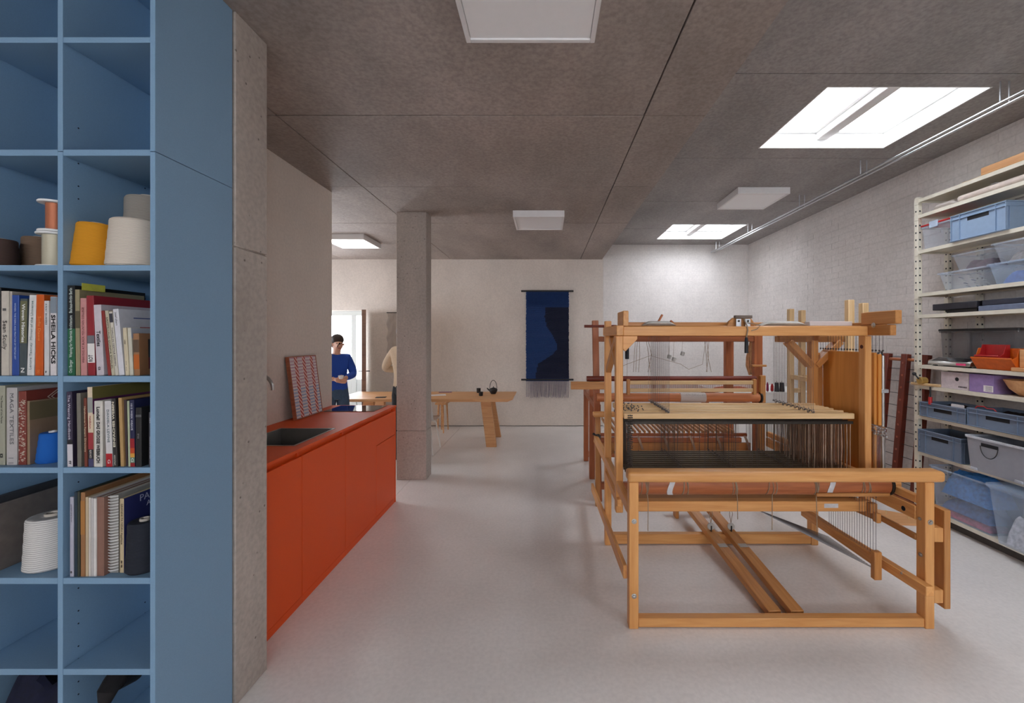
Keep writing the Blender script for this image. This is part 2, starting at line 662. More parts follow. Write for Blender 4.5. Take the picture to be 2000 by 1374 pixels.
for n, (nm, vert) in enumerate((("side", True),)):
    w = link("window_%d" % (n + 5), None, None, T(-5.65, 5.7, 1.0))
    tag(w, kind="structure")
    if vert:
        b = MB()
        for y in (4.9, 5.67, 6.44):
            b.box(-5.68, -5.62, y, y + .06, 1.0, 2.5)
        for z in (1.0, 2.44):
            b.box(-5.68, -5.62, 4.96, 6.44, z, z + .06)
        b.build("frame", M_WHITE, w)
        for y in (4.96, 5.73):
            MB().box(-5.652, -5.648, y, y + .71, 1.06, 2.44).build("pane", M_GLASS, w)

w = link("window_6", None, None, T(.2, -5.05, 1.95))  # high window added out of view, shaped to light the shelving from above
tag(w, kind="structure")
b = MB()
for k in range(5):
    x = -3.0 + 1.585 * k
    b.box(x, x + .06, -5.08, -5.02, 1.95, 2.85)
for z in (1.95, 2.79):
    b.box(-2.94, 3.34, -5.08, -5.02, z, z + .06)
b.build("frame", M_WHITE, w)
for k in range(4):
    MB().box(-2.94 + 1.585 * k, -1.415 + 1.585 * k, -5.052, -5.048, 2.01, 2.79).build("pane", M_GLASS, w)

# concrete pillars
for (y0, y1, lab, nm) in ((1.84, 2.05, "near", 0), (4.78, 4.985, "far", 1)):
    b = MB()
    x0, x1 = -1.70, -1.36
    zj = wz(842, 4.78) if nm else 2.02
    b.box(x0, x1, y0, y1, 0, zj - .003).box(x0, x1, y0, y1, zj + .003, CZ + .001).box(x0 + .004, x1 - .004, y0 + .004, y1 - .004, zj - .004, zj + .004)
    p = b.build("trim_pillar" if 0 else "concrete_pillar", M_PILLAR, None, I4, .004)
    tag(p, "rough concrete pillar between blue shelving and red kitchen" if not nm else "grey concrete column standing free at the end of the kitchen", "pillar", "concrete pillars", "structure")

# terrace door in the back wall: glazed frame and the opened white leaf
d = link("door_1", None, None, T((DX0 + DX1) / 2, YB, 0))
tag(d, kind="structure")
b = MB()
b.box(DX0, DX0 + .07, YB + .1, YB + .17, 0, DZ).box(DX1 - .05, DX1, YB + .02, YB + .17, 0, DZ)
b.box(DX0 + .07, DX1 - .05, YB + .1, YB + .17, DZ - .09, DZ)
M_DOORW = plain("door_paint", srgb(196, 199, 196), .5, var=.02)
b.build("frame", M_DOORW, d, None, .004)
xm = wx(691, YB + .1)
MB().box(xm - .045, xm + .045, YB + .1, YB + .17, 0, DZ - .09).build("mullion", M_DOORW, d, None, .004)
for (a, c) in ((DX0 + .07, xm - .045), (xm + .045, DX1 - .05)):
    MB().box(a, c, YB + .11, YB + .16, 0, .85).build("lower_panel", M_DOORW, d, None, .004)
    MB().box(a, c, YB + .13, YB + .136, .85, DZ - .09).build("pane", M_GLASS, d)
LM = T(-3.305, 7.62, 0) @ Matrix.Rotation(math.radians(23.6), 4, 'Z')
M_LEAFEDGE = wood("leaf_edge_wood", srgb(120, 92, 76), srgb(146, 116, 98))
leaf = MB().box(-.035, .035, -.86, 0, .01, 2.08).build("door_leaf", M_WHITE, d, LM, .003)
MB().box(-.033, .033, -.869, -.861, .012, 2.078).build("edge_strip", M_LEAFEDGE, leaf, LM, .001)
for sx in (-.035, .035):
    s = -1 if sx < 0 else 1
    MB().tube([(sx, -.8, 1.07), (sx + s * .045, -.8, 1.07), (sx + s * .05, -.78, 1.068), (sx + s * .05, -.69, 1.06)], .009, 8).build("door_handle", M_DARKSTEEL, leaf, LM)

# ceiling lamps: square white cases; only the one over the dining corner is lit
M_LIT = plain("lit_lamp_diffuser", srgb(245, 240, 232), .4, var=.01, bump=0)
M_LIT.node_tree.nodes["Principled BSDF"].inputs["Emission Color"].default_value = (1, .95, .88, 1)
M_LIT.node_tree.nodes["Principled BSDF"].inputs["Emission Strength"].default_value = 2.4
def ceiling_lamp(x0, x1, y0, y1, zc, label, glow=0.0):
    t = thing("ceiling_lamp", ((x0 + x1) / 2, (y0 + y1) / 2, zc - .075), label, "lamp", "square ceiling lamps")
    b = MB()
    z0 = zc - .075
    b.box(x0, x0 + .022, y0, y1, z0, zc).box(x1 - .022, x1, y0, y1, z0, zc)
    b.box(x0 + .022, x1 - .022, y0, y0 + .022, z0, zc).box(x0 + .022, x1 - .022, y1 - .022, y1, z0, zc)
    b.box(x0 + .022, x1 - .022, y0 + .022, y1 - .022, zc - .03, zc)
    b.build("case", M_LAMPCASE, t, None, .002)
    MB().box(x0 + .024, x1 - .024, y0 + .024, y1 - .024, z0 + .008, z0 + .014).build("diffuser", M_LIT if glow else M_DIFF, t)


ceiling_lamp(-.365, .225, 1.345, 1.935, CZ, "square white ceiling lamp at the top edge, nearest the viewer")
ceiling_lamp(-.37, .21, 4.72, 5.3, CZ, "square white ceiling lamp in front of the plaster wall with the tapestry")
ceiling_lamp(-3.1, -2.51, 5.79, 6.4, CZ, "square white ceiling lamp above the people beyond the kitchen", 1)
ceiling_lamp(2.174, 2.764, 4.746, 5.336, CZ2, "square white ceiling lamp between the two skylights")

# conduit rails under the hall ceiling
t = thing("conduit_rail", (3.05, 4.6, 3.15), "twin galvanised conduit pipes hung along the ceiling by the brick wall", "pipe")
for dx, y0 in ((-.03, -4.0), (.03, -4.0)):
    MB().tube([(3.05 + dx, y0, H + 1.56), (3.05 + dx, 7.675, H + 1.56)], .0095, 10).build("pipe", M_GALV, t)
for y in (-.7, 1.1, 2.79, 4.03, 5.0, 6.27, 7.45):
    MB().tube([(3.02, y, H + 1.57), (3.02, y, CZ2 + .002)], .005, 6).build("hanger", M_GALV, t)
    MB().tube([(3.08, y, H + 1.57), (3.08, y, CZ2 + .002)], .005, 6).build("hanger", M_GALV, t)
# ---------------------------------------------------------------- lettering
def text_mesh(s, size, mat, bold=0.0):
    cu = bpy.data.curves.new("lettering", 'FONT')
    cu.body = s
    cu.size = size
    cu.align_x = 'CENTER'
    cu.align_y = 'CENTER'
    cu.offset = bold
    cu.resolution_u = 2
    cu.extrude = 0.0002
    o = bpy.data.objects.new("lettering", cu)
    me = bpy.data.meshes.new_from_object(o)
    bpy.data.objects.remove(o)
    me.materials.clear()
    me.materials.append(mat)
    return me


INK = {}


def ink(c):
    if c not in INK:
        INK[c] = plain("print_%d_%d_%d" % c, srgb(c), .7, var=.02, bump=0)
    return INK[c]


def lettering(s, size, c, M, parent, bold=0.0, fit=None):
    """flat print; M maps text x,y to the surface. fit = wanted length"""
    me = text_mesh(s, size, ink(c), bold)
    if fit:
        xs = [v.co.x for v in me.vertices]
        k = fit / max(1e-4, max(xs) - min(xs))
        for v in me.vertices:
            v.co.x *= k
    return link("lettering", me, parent, M)


# ---------------------------------------------------------------- blue shelving
YF, YK = 1.468, 1.83        # front and back of the shelving
SS = F / YF


def sz(py):
    return H + (660 - py) / SS


def sx(px):
    return (px - 1066) / SS


XP = -1.366                 # outer face of the end panel
PT = .018
cab = thing("bookcase", (-2.1, 1.65, 0), "tall blue open bookcase with square compartments of books and yarn", "bookcase")
x_div = [sx(112), sx(112) - .317 - PT, sx(112) - 2 * (.317 + PT)]
zs_seam = sz(296)
beamless = dict(bev=.0008)


def panel(name, x0, x1, y0, y1, z0, z1, par=cab):
    return MB().box(x0, x1, y0, y1, z0, z1).build(name, M_BLUE, par, None, .0008, False)


ZTOP = CZ - .004
for (z0, z1) in ((0.0, zs_seam - .0012), (zs_seam + .0012, ZTOP)):
    panel("end_panel", XP - PT, XP, YF, YK, z0, z1)
    for x in x_div:
        panel("upright", x, x + PT, YF + .0005, YK - .008, z0, z1)
panel("end_panel", x_div[2] - .317 - PT, x_div[2] - .317, YF, YK, 0, ZTOP)
panel("back_panel", x_div[2] - .317, XP - PT, YK - .008, YK, 0, ZTOP)
SHELF_PX = [(-132, -120), (72, 83), (292, 304), (518, 529), (735, 747), (914, 925), (1130, 1142), (1308, 1320), (1490, 1502)]
cols = [(x_div[0] + PT, XP - PT), (x_div[1] + PT, x_div[0]), (x_div[2] + PT, x_div[1]), (x_div[2] - .317, x_div[2])]
for ci, (a, c) in enumerate(cols):
    for (t, bt) in SHELF_PX:
        panel("shelf", a + .0008, c - .0008, YF + .001, YK - .009, sz(bt), sz(t))
# rows of shelf-pin holes on the uprights
for (a, c) in cols[:2]:
    for xx in (a + .0002, c - .0002):
        for yy in (YF + .05, YK - .06):
            b = MB()
            for k in range(36):
                z = .12 + k * .064 + (.018 if k % 2 else 0)
                M = T(xx, yy, z) @ Matrix.Rotation(math.pi / 2, 4, 'Y')
                b.lathe([(.0027, -.0004), (.0027, .0004)], 8, M)
            tag(b.build("pin_holes", M_HOLE, cab), kind="stuff")


# ---------------------------------------------------------------- books
M_PAGES = plain("book_pages", srgb(206, 198, 182), .85, scale=400, var=.1)
COV = {}


def cover_mat(c, rough=.5):
    if c not in COV:
        COV[c] = plain("book_cover_%d_%d_%d" % c, srgb(c), rough, var=.05, scale=60, bump=.02)
    return COV[c]


def book(label, px0, px1, top, shelf_z, colour, depth=.17, yf=1.480, lean=0.0, prints=(), bands=(), side=(), pages=True, name="book"):
    """spine from column px0 to px1 (at the foot) up to row top; lean in degrees, positive = top to the right.
    prints: (text, frac_along, length_frac, size_frac, colour, up?, bold); bands: (z0,z1,colour) along the spine;
    side: (y0,y1,z0,z1,colour) fractions on the right cover"""
    s = F / yf
    x0, x1 = (px0 - 1066) / s, (px1 - 1066) / s
    h = H + (660 - top) / s - shelf_z
    w = max(.004, x1 - x0)
    base = T(x0 if lean <= 0 else x1, yf, shelf_z + .0006)
    Rm = Matrix.Rotation(math.radians(lean), 4, 'Y')
    off = T(0 if lean <= 0 else -w, 0, 0)
    M = base @ Rm @ off
    t = thing(name, M.translation[:], label, "book")
    ct = min(.0028, w * .2)
    b = MB().box(0, ct, 0, depth, 0, h).box(w - ct, w, 0, depth, 0, h).box(ct, w - ct, 0, ct, 0, h)
    cv = b.build("cover", cover_mat(colour), t, M, .0006, False)
    if pages:
        MB().box(ct, w - ct, ct, depth - .004, .003, h - .003).build("pages", M_PAGES, t, M, 0, False)
    for (a, c, cc) in bands:
        MB().box(.0003, w - .0003, -.0005, .001, h * a, h * c).build("spine_band", ink(cc), cv, M, 0, False)
    for (y0, y1, a, c, cc) in side:
        MB().box(w - .001, w + .0005, depth * y0, depth * y1, h * a, h * c).build("cover_print", ink(cc), cv, M, 0, False)
    for (txt, at, ln, sf, cc, upw, bold) in prints:
        ang = 90 if upw else -90
        MM = M @ T(w / 2, -.0012, h * at) @ Matrix.Rotation(math.radians(90), 4, 'X') @ Matrix.Rotation(math.radians(ang), 4, 'Z')
        lettering(txt, w * sf, cc, MM, cv, bold, h * ln)
    return t


W, K, G = (225, 222, 216), (30, 30, 32), (120, 120, 118)
Z4, Z5, Z6, Z7, Z8 = sz(735), sz(914), sz(1130), sz(1308), sz(1490)
Z3 = sz(518)
# upper book row, left compartment
book("large black book at the left picture edge beside the cream serif volume", -14, 1.5, 562, Z4, (20, 20, 22), .28)
book("cream book with large grey serif lettering down its thick spine", 2.5, 17, 569, Z4, (196, 189, 177), .2, prints=(("Sean Scully", .48, .34, .8, (60, 58, 56), False, 0), ("|", .78, .03, .5, (90, 88, 86), False, 0)))
book("thin grey book between the cream and the blue volume", 17.6, 22.6, 570, Z4, (168, 160, 152), .2, lean=.3)
book("blue book with one line of small white spine lettering", 23.4, 37, 577, Z4, (36, 72, 148), .2, prints=(("WOVEN  THE FABRIC AND PRACTICE OF TEXTILE ART", .55, .7, .3, (190, 205, 230), False, 0),), bands=())
book("dark grey and olive book with white lettering, standing between blue and white", 37.6, 51.5, 584, Z4, (66, 78, 82), .19, lean=.8, bands=((.42, .97, (104, 104, 74)),), prints=(("Woven Histories", .68, .5, .62, (226, 228, 224), False, .0003), ("N", .07, .06, .7, (226, 228, 224), False, .0003)))
book("white book leaning slightly, with pale green spine lettering", 52.5, 66, 577, Z4, (214, 214, 212), .2, lean=1.8, prints=(("Lenore Tawney  Mirror of the Universe", .5, .85, .5, (120, 140, 136), True, 0),))
book("orange book in the upper book row", 68.5, 83.5, 576, Z4, (200, 88, 18), .2, lean=.9, prints=(("Sofie Dawo", .58, .3, .5, (232, 150, 84), False, 0), ("DD", .05, .04, .4, (232, 150, 84), False, 0)))
book("slim white book with spaced black capitals beside the orange one", 86.2, 95.2, 588, Z4, (206, 206, 206), .18, prints=(("A N N I  A L B E R S", .82, .28, .5, (50, 50, 52), False, 0), ("a", .05, .03, .6, (50, 50, 52), False, 0)))
book("white book with big black capitals and a grey top beside the divider", 98.5, 110, 580, Z4, (216, 210, 210), .2, bands=((.79, .995, (128, 140, 150)),), prints=(("SHEILA HICKS", .46, .62, .95, (24, 24, 26), False, .0005),))
# upper book row, right compartment
book("tall green and black book with white spine lettering", 132, 146, 558, Z4, (24, 92, 58), .26, prints=(("Otti Berger   Weaving for Modernist Architecture   Bauhaus-Archiv Berlin", .5, .94, .6, (214, 226, 218), True, 0),), bands=((.52, .999, (18, 22, 24)),), side=((0, 1, .52, .999, (18, 20, 22)),))
ob = book("olive book with a yellow paper slip sticking out on top", 148, 156.5, 566, Z4, (146, 136, 104), .24, lean=-.6, bands=((.55, .75, (92, 84, 62)),))
tag(MB().box(sx(151), sx(151) + .001, 1.482, 1.56, sz(566), sz(552)).build("paper_slip", plain("yellow_note", srgb(196, 196, 76), .8), ob))
book("pink book with dark red spine lettering", 158, 169.5, 583, Z4, (196, 138, 136), .2, lean=-.5, prints=(("WEAVING AT BLACK MOUNTAIN COLLEGE", .52, .72, .5, (110, 52, 56), True, 0),))
book("dark red book with a white label low on its spine", 172, 186, 578, Z4, (142, 34, 44), .22, lean=-1.2, bands=((.16, .4, (226, 222, 218)), (.4, .5, (110, 110, 116))), prints=(("ROT", .215, .085, .8, (20, 20, 22), True, .0004),))
book("white book leaning left with black lettering down its spine", 189, 203, 596, Z4, (198, 190, 196), .22, lean=-2.6, prints=(("Textiles", .52, .22, .75, (26, 26, 30), False, .0003), ("ca", .1, .05, .6, (40, 40, 44), False, 0)))
book("thin dark red book leaning against the white one", 211, 217, 607, Z4, (136, 40, 34), .19, lean=-6.2)
book("cream book leaning left with brown capitals, beside the thin dark red one", 218, 224.5, 607, Z4, (190, 182, 158), .19, lean=-6.0, prints=(("SAMMLUNG GUNTA STOLZL", .5, .8, .7, (74, 64, 48), False, 0),))
book("cream book with a dark square at the top of its leaning spine", 225.2, 231.5, 609, Z4, (204, 198, 184), .19, lean=-5.7, bands=((.83, .97, (56, 56, 66)),), prints=(("TOPICS IN TEXTILE DESIGN", .45, .6, .6, (70, 66, 60), False, 0),))
book("white leaning book whose cover shows a red bar", 232.5, 243, 604, Z4, (206, 206, 212), .21, lean=-5.4, side=((.35, .85, .66, .73, (150, 30, 42)), (.25, .9, .86, .875, (60, 80, 140))), prints=(("josef albers", .85, .2, .5, (80, 80, 84), False, 0),))
book("small cream book with a pointed crest at its spine top", 245, 252.5, 641, Z4, (204, 192, 164), .18, lean=-3.5, prints=(("weben", .7, .1, .6, (60, 54, 46), False, 0), ("-- --", .2, .2, .5, (60, 54, 46), False, 0)))
book("small pale grey book between the cream one and the brown picture cover", 253.6, 260.5, 641, Z4, (196, 192, 176), .2, lean=-3, side=((0, 1, .78, .99, (176, 180, 190)), (.15, 1, .0, .78, (34, 34, 36))))
book("brown book with a dark and red picture cover at the end of the row", 262, 273, 652, Z4, (150, 108, 74), .17, lean=-1.5, bands=((.15, .5, (176, 92, 30)), (.55, .85, (92, 74, 58))), side=((.2, .95, .42, .86, (34, 34, 40)), (.2, .95, .14, .42, (92, 24, 34))))
# lower book row, left compartment
book("olive white book at the left picture edge, lower book row", -2, 9.6, 754, Z5, (160, 160, 142), .2, 1.495, prints=(("The Flower of the Forest", .7, .35, .4, (60, 60, 54), False, 0), ("[]", .12, .05, .4, (40, 40, 40), False, .0004)))
book("thick pale grey book with thin grey capitals, beside the red brown ornamental one", 13, 33, 758, Z5, (182, 178, 176), .24, 1.495, prints=(("MAGA TEXTILES", .6, .66, .52, (106, 106, 108), False, 0), ("| |", .06, .07, .5, (120, 120, 122), False, 0)))
ob = book("red brown book with white woven ornament on spine and cover", 36, 51, 765, Z5, (124, 54, 44), .26, 1.497)
b = MB()
rr = random.Random(5)
s5 = F / 1.497
for k in range(130):
    zz = Z5 + .012 + rr.random() * .22
    xx = (36.5 + rr.random() * 11.5 - 1066) / s5
    b.box(xx, xx + rr.uniform(.002, .006), 1.4955, 1.4968, zz, zz + .0022)
tag(b.build("spine_ornament", ink((206, 196, 180)), ob, None, 0, False), kind="stuff")
b = MB()
xc = (51 - 1066) / s5
for ring in (.045, .036, .02):
    for k in range(4):
        a0, a1 = math.pi / 2 * k, math.pi / 2 * (k + 1)
        cy, cz = 1.62, Z5 + .235
        b.wire((xc + .001, cy + 1.3 * ring * math.cos(a0), cz + ring * math.sin(a0)), (xc + .001, cy + 1.3 * ring * math.cos(a1), cz + ring * math.sin(a1)), .0013, 4)
b.build("cover_ornament", ink((188, 170, 156)), ob, None, 0, False)
book("thin tan book beside the red brown ornamental one", 52, 58, 784, Z5, (140, 116, 92), .26, 1.5, side=((.0, 1, .7, .98, (110, 98, 70)),))
book("dark red worn book in the lower left row", 59.5, 67, 822, Z5, (92, 28, 26), .2, 1.53, bands=((.3, .7, (120, 44, 38)),))
book("black book standing behind the blue yarn cone", 68, 74, 797, Z5, (26, 26, 30), .22, 1.53, side=((.1, .9, .55, .95, (16, 16, 18)),))
tag(MB().prism([(0, 0), (.064, 0), (.064, .135), (.058, .142), (.008, .142), (0, .134)], 'y', 0, .003).build("card", plain("grey_card", srgb(128, 134, 142), .8), None, T((80 - 1066) / (F / 1.66) - .02, 1.66, Z5 + .001) @ Matrix.Rotation(math.radians(-8), 4, 'X')), "blank grey card with rounded corners behind the blue yarn cone", "card")
# lower book row, right compartment
book("black and violet book with a white foot and white spine lettering", 132, 142.5, 766, Z5, (52, 44, 66), .2, 1.475, lean=-.9, bands=((.0, .3, (204, 200, 204)), (.3, .36, (26, 24, 30))), prints=(("The Weaving Handbook", .66, .6, .62, (206, 202, 214), False, 0), ("ff", .06, .05, .7, (30, 30, 34), False, 0)))
book("grey cloth book without lettering", 151, 158.5, 769, Z5, (118, 114, 104), .22, 1.475, lean=-.7)
book("red brown book with cream lettering down a narrow spine", 165, 170.5, 778, Z5, (112, 52, 36), .23, 1.475, lean=-.8, prints=(("Handweaver's Pattern Directory", .55, .66, .85, (216, 196, 164), False, 0),))
book("tall cream book with coloured spine fields and an olive cover", 173, 183.3, 757, Z5, (214, 196, 170), .27, 1.474, lean=-1, bands=((.0, .1, (62, 62, 96)), (.1, .22, (40, 40, 44)), (.22, .43, (150, 50, 54)), (.68, .87, (150, 152, 146))), prints=(("manufactum", .56, .16, .6, (170, 60, 70), False, 0), ("1234 5678", .16, .1, .5, (220, 214, 204), True, 0)), side=((0, 1, .85, 1.0, (112, 104, 52)), (.0, 1, .66, .85, (92, 32, 84))))
book("white book with bold black title on its broad spine", 184, 200, 784, Z5, (206, 202, 194), .22, 1.474, prints=(("Lundell", .81, .2, .55, (22, 22, 24), False, .0005), ("DAS GROSSE WEBBUCH", .37, .62, .55, (22, 22, 24), False, .0005)))
book("thin pale book half hidden beside the bold titled white one", 200.8, 204, 790, Z5, (150, 148, 148), .2, 1.49)
book("white book with a red foot", 207.5, 219.8, 784, Z5, (204, 202, 202), .22, 1.475, lean=-1.5, bands=((.0, .2, (168, 24, 34)),), prints=(("DANIELA LEVINE", .62, .5, .5, (90, 110, 116), False, 0), ("G", .08, .06, .6, (226, 214, 214), False, 0)))
book("black book with white capitals climbing its spine", 221.8, 229.5, 779, Z5, (44, 40, 40), .22, 1.475, lean=-2, prints=(("EINFACHES WEBEN", .62, .66, .75, (222, 216, 196), True, .0002), ("SPRINGER", .1, .15, .5, (206, 202, 190), True, 0)))
book("tan book with a bare narrow spine", 235.5, 242, 778, Z5, (176, 142, 92), .21, 1.478, lean=-2)
book("dark plum book between the tan and the pale green one", 243, 249, 782, Z5, (70, 54, 56), .2, 1.485, lean=-1.2)
book("slim pale green book in the lower row", 250.6, 254.4, 784, Z5, (172, 180, 150), .2, 1.476, lean=-1.2)
book("blue black book with red and yellow picture foot", 255, 263.6, 782, Z5, (30, 34, 70), .2, 1.476, lean=-1, bands=((.0, .06, (140, 26, 30)), (.06, .14, (90, 130, 110)), (.14, .2, (206, 150, 60)), (.2, .28, (190, 70, 30)), (.28, .42, (150, 28, 36))), prints=(("1015 WEEK WEAVE", .75, .4, .55, (214, 216, 224), False, 0), ("G", .1, .06, .8, (226, 226, 220), False, 0)))
book("black cloth book with faint silver print at the right", 265, 276, 797, Z5, (30, 30, 32), .2, 1.475, prints=(("ETOS", .52, .08, .4, (150, 150, 150), False, 0),), bands=((.84, .88, (86, 86, 88)),), side=())
book("thin dark violet book at the right end of the lower row", 290.5, 297.5, 806, Z5, (66, 62, 70), .16, 1.478, prints=(("weave", .85, .1, .6, (180, 176, 184), False, 0), ("structure and surface", .35, .4, .5, (170, 166, 176), False, 0)))
tag(MB().box(sx(284), sx(287), 1.70, 1.80, Z5, Z5 + .2).build("index_card", plain("pale_blue_card", srgb(120, 146, 168), .7)), "pale blue card standing behind the black cloth book", "card")
# bottom book row, right compartment
book("slim pale violet brochure, leftmost of the bottom book row", 136.5, 143.6, 972, Z6, (170, 170, 184), .2, 1.475, prints=(("pattern and loom", .8, .22, .45, (80, 80, 96), False, 0), ("o", .06, .03, .8, (30, 30, 34), False, .0004)))
book("dark teal brochure in the bottom book row", 145, 150.5, 962, Z6, (32, 52, 66), .27, 1.475)
book("thin dark green brochure beside the dark teal one", 151.2, 155.5, 961, Z6, (56, 60, 48), .27, 1.475)
book("ochre brown folder in the bottom book row", 157.5, 166, 963, Z6, (150, 106, 68), .3, 1.476, bands=((.5, .9, (168, 116, 60)),))
for k, (a, c, cc, dd) in enumerate(((167, 172.5, (188, 170, 140), "tan"), (173.2, 177, (206, 200, 192), "off-white"), (177.8, 181.5, (190, 186, 184), "light grey"), (182.2, 188, (212, 208, 204), "white"))):
    book("thin %s journal in the bottom row of brochures" % dd, a, c, 972 + k, Z6, cc, .26, 1.477)
book("thick brown ring file between journals and spiral book", 189, 203, 972, Z6, (134, 98, 84), .26, 1.48)
sp = book("spiral bound book with pale wire comb", 209, 231, 968, Z6, (150, 148, 142), .26, 1.50)
b = MB()
s6 = F / 1.497
for k in range(26):
    zz = Z6 + .012 + k * .0105
    b.tube([((209.5 + 20.5 * j / 6 - 1066) / s6, 1.5 - .009 * math.sin(math.pi * j / 6), zz + .002 * j / 6) for j in range(7)], .0022, 5)
tag(b.build("wire_comb", plain("pale_comb", srgb(206, 206, 204), .5), sp), kind="stuff")
pb = book("cream spined book with a dark blue ornamental cover", 234, 242.5, 975, Z6, (196, 178, 142), .25, 1.50, side=((0, 1, 0, 1, (34, 40, 96)), (.3, 1, .33, .36, (120, 124, 160)), (.3, 1, .52, .54, (120, 124, 160))), prints=(("GRANDE PA NDAU Applique", .66, .55, .6, (60, 48, 40), False, 0), ("ss", .12, .1, .6, (60, 48, 40), False, 0)))
s6 = F / 1.5
MM = T((242.5 - 1066) / s6 + .0008, 1.63, Z6 + .245) @ Matrix.Rotation(math.radians(90), 4, 'Z') @ Matrix.Rotation(math.radians(90), 4, 'X')
lettering("PA NDAU", .034, (176, 180, 206), MM, pb)
lettering("Applique", .026, (176, 180, 206), MM @ T(0, -.028, 0), pb)
book("thin bare brown brochure behind the dark blue cover", 244.5, 249, 1030, Z6, (96, 88, 84), .12, 1.56)
# bottom row, left compartment: big portfolio
tag(MB().box(sx(-40), sx(-40) + .012, 1.50, 1.81, Z6 + .0005, Z6 + .24).build("portfolio", plain("grey_board", srgb(110, 102, 96), .8), None, None, .001), "large grey brown portfolio standing in the bottom left compartment", "portfolio")
tag(MB().box(sx(-58), sx(-58) + .02, 1.49, 1.80, Z6 + .0005, Z6 + .262).build("ring_binder", plain("dark_board", srgb(52, 54, 58), .7), None, None, .001), "dark binder behind the grey brown portfolio", "binder")


# ---------------------------------------------------------------- yarn cones and wire spools
M_CARD = plain("cardboard_core", srgb(190, 182, 170), .8)


def cone(label, px, y0, yb, r0, r1, h, zb, c, lines=330, tilt=0.0, k=.22, name="yarn_cone", core=M_CARD):
    x = wx(px, yb)
    M = T(x, yb, zb + .0008) @ Matrix.Rotation(math.radians(tilt), 4, 'Y')
    t = thing(name, (x, yb, zb), label, "yarn cone", "yarn cones on the blue shelves")
    prof = [(r0 * .3, .004), (r0 * .9, .0), (r0, .006), (r0 * .995, .014)]
    for i in range(1, 14):
        f = i / 14
        prof.append((r0 + (r1 - r0) * f + .0006 * math.sin(i * 2.1), h * f))
    prof += [(r1, h * .965), (r1 * .93, h * .99), (r1 * .6, h), (r1 * .34, h * .985)]
    MB().lathe(prof, 36).build("yarn", yarn("yarn_%d_%d_%d" % c, srgb(c), .85, lines, k), t, M)
    MB().lathe([(r1 * .33, h * .9), (r1 * .33, h * 1.035), (r1 * .25, h * 1.035), (r1 * .25, h * .9)], 20, None, False).build("core", core, t, M)
    return t


cone("ochre yellow yarn cone tilted against its white neighbour", 187, 0, 1.545, .066, .053, .162, Z3, (208, 142, 22), 330, 2.5, .16)
cone("cream white yarn cone standing in front beside the yellow one", 266.5, 0, 1.545, .083, .070, .174, Z3, (206, 196, 182), 330)
cone("tall grey yarn cone behind the cream white one", 289, 0, 1.72, .078, .07, .315, Z3, (150, 142, 132), 330)
cone("dark brown yarn cone at the left picture edge", 3, 0, 1.52, .045, .038, .10, Z3, (64, 46, 40))
cone("taupe yarn cone behind the silver wire spool", 76.5, 0, 1.62, .054, .044, .13, Z3, (112, 90, 72))
cone("bright blue yarn cone in front of the dark books", 103.5, 0, 1.545, .043, .033, .108, Z5, (10, 92, 178), 700, 0, .06, core=M_WHITE)
cone("glossy white yarn cone in the bottom left compartment", 103, 0, 1.56, .074, .066, .185, Z6, (206, 204, 200), 230, 0, .35)
cone("dark navy yarn cone in the bottom right compartment", 283, 0, 1.53, .053, .046, .178, Z6, (24, 30, 42), 330)


def spool(label, px, yb, zb, rf, rw, h, cw, metal):
    x = wx(px, yb)
    t = thing("wire_spool", (x, yb, zb), label, "spool", "wire spools on the blue shelf")
    M = T(x, yb, zb + .0006)
    for z in (0, h - .008):
        MB().lathe([(rf * .96, z), (rf, z + .002), (rf, z + .006), (rf * .96, z + .008)], 32).build("flange", M_WHITE, t, M)
    MB().lathe([(rw, .008), (rw, h - .008)], 32).build("wire", yarn("wire_%d_%d_%d" % cw, srgb(cw), .25, 900, .3, metal), t, M)


spool("spool of silver wire carrying the copper one", 108, 1.545, Z3, .049, .033, .128, (216, 210, 186), .35)
spool("spool of copper wire stacked on the silver one", 109, 1.545, Z3 + .1295, .046, .026, .114, (216, 136, 102), .55)

# dark cloth in the lowest compartments
def lump(name, x0, x1, y0, y1, z0, z1, mat, seed, parent=None, amp=.25, n=16):
    """a crumpled soft heap"""
    rr = random.Random(seed)
    ph = [(rr.uniform(2, 6), rr.uniform(2, 6), rr.uniform(0, 6)) for _ in range(5)]
    vs, fs = [], []
    for i in range(n + 1):
        for j in range(n + 1):
            u, v = i / n, j / n
            e = (min(1, 6 * u) * min(1, 6 * (1 - u)) * min(1, 6 * v) * min(1, 6 * (1 - v))) ** .5
            w = sum(math.sin(a * u * 3 + b_ * v * 3 + c) for a, b_, c in ph) / 5
            z = z0 + (z1 - z0) * e * (1 - amp + amp * w)
            vs.append((x0 + (x1 - x0) * u, y0 + (y1 - y0) * v, z))
    m = n + 1
    for i in range(n):
        for j in range(n):
            fs.append((i * m + j, (i + 1) * m + j, (i + 1) * m + j + 1, i * m + j + 1))
    k = len(vs)
    b_ = MB().add(vs, fs)
    return b_.build(name, mat, parent)


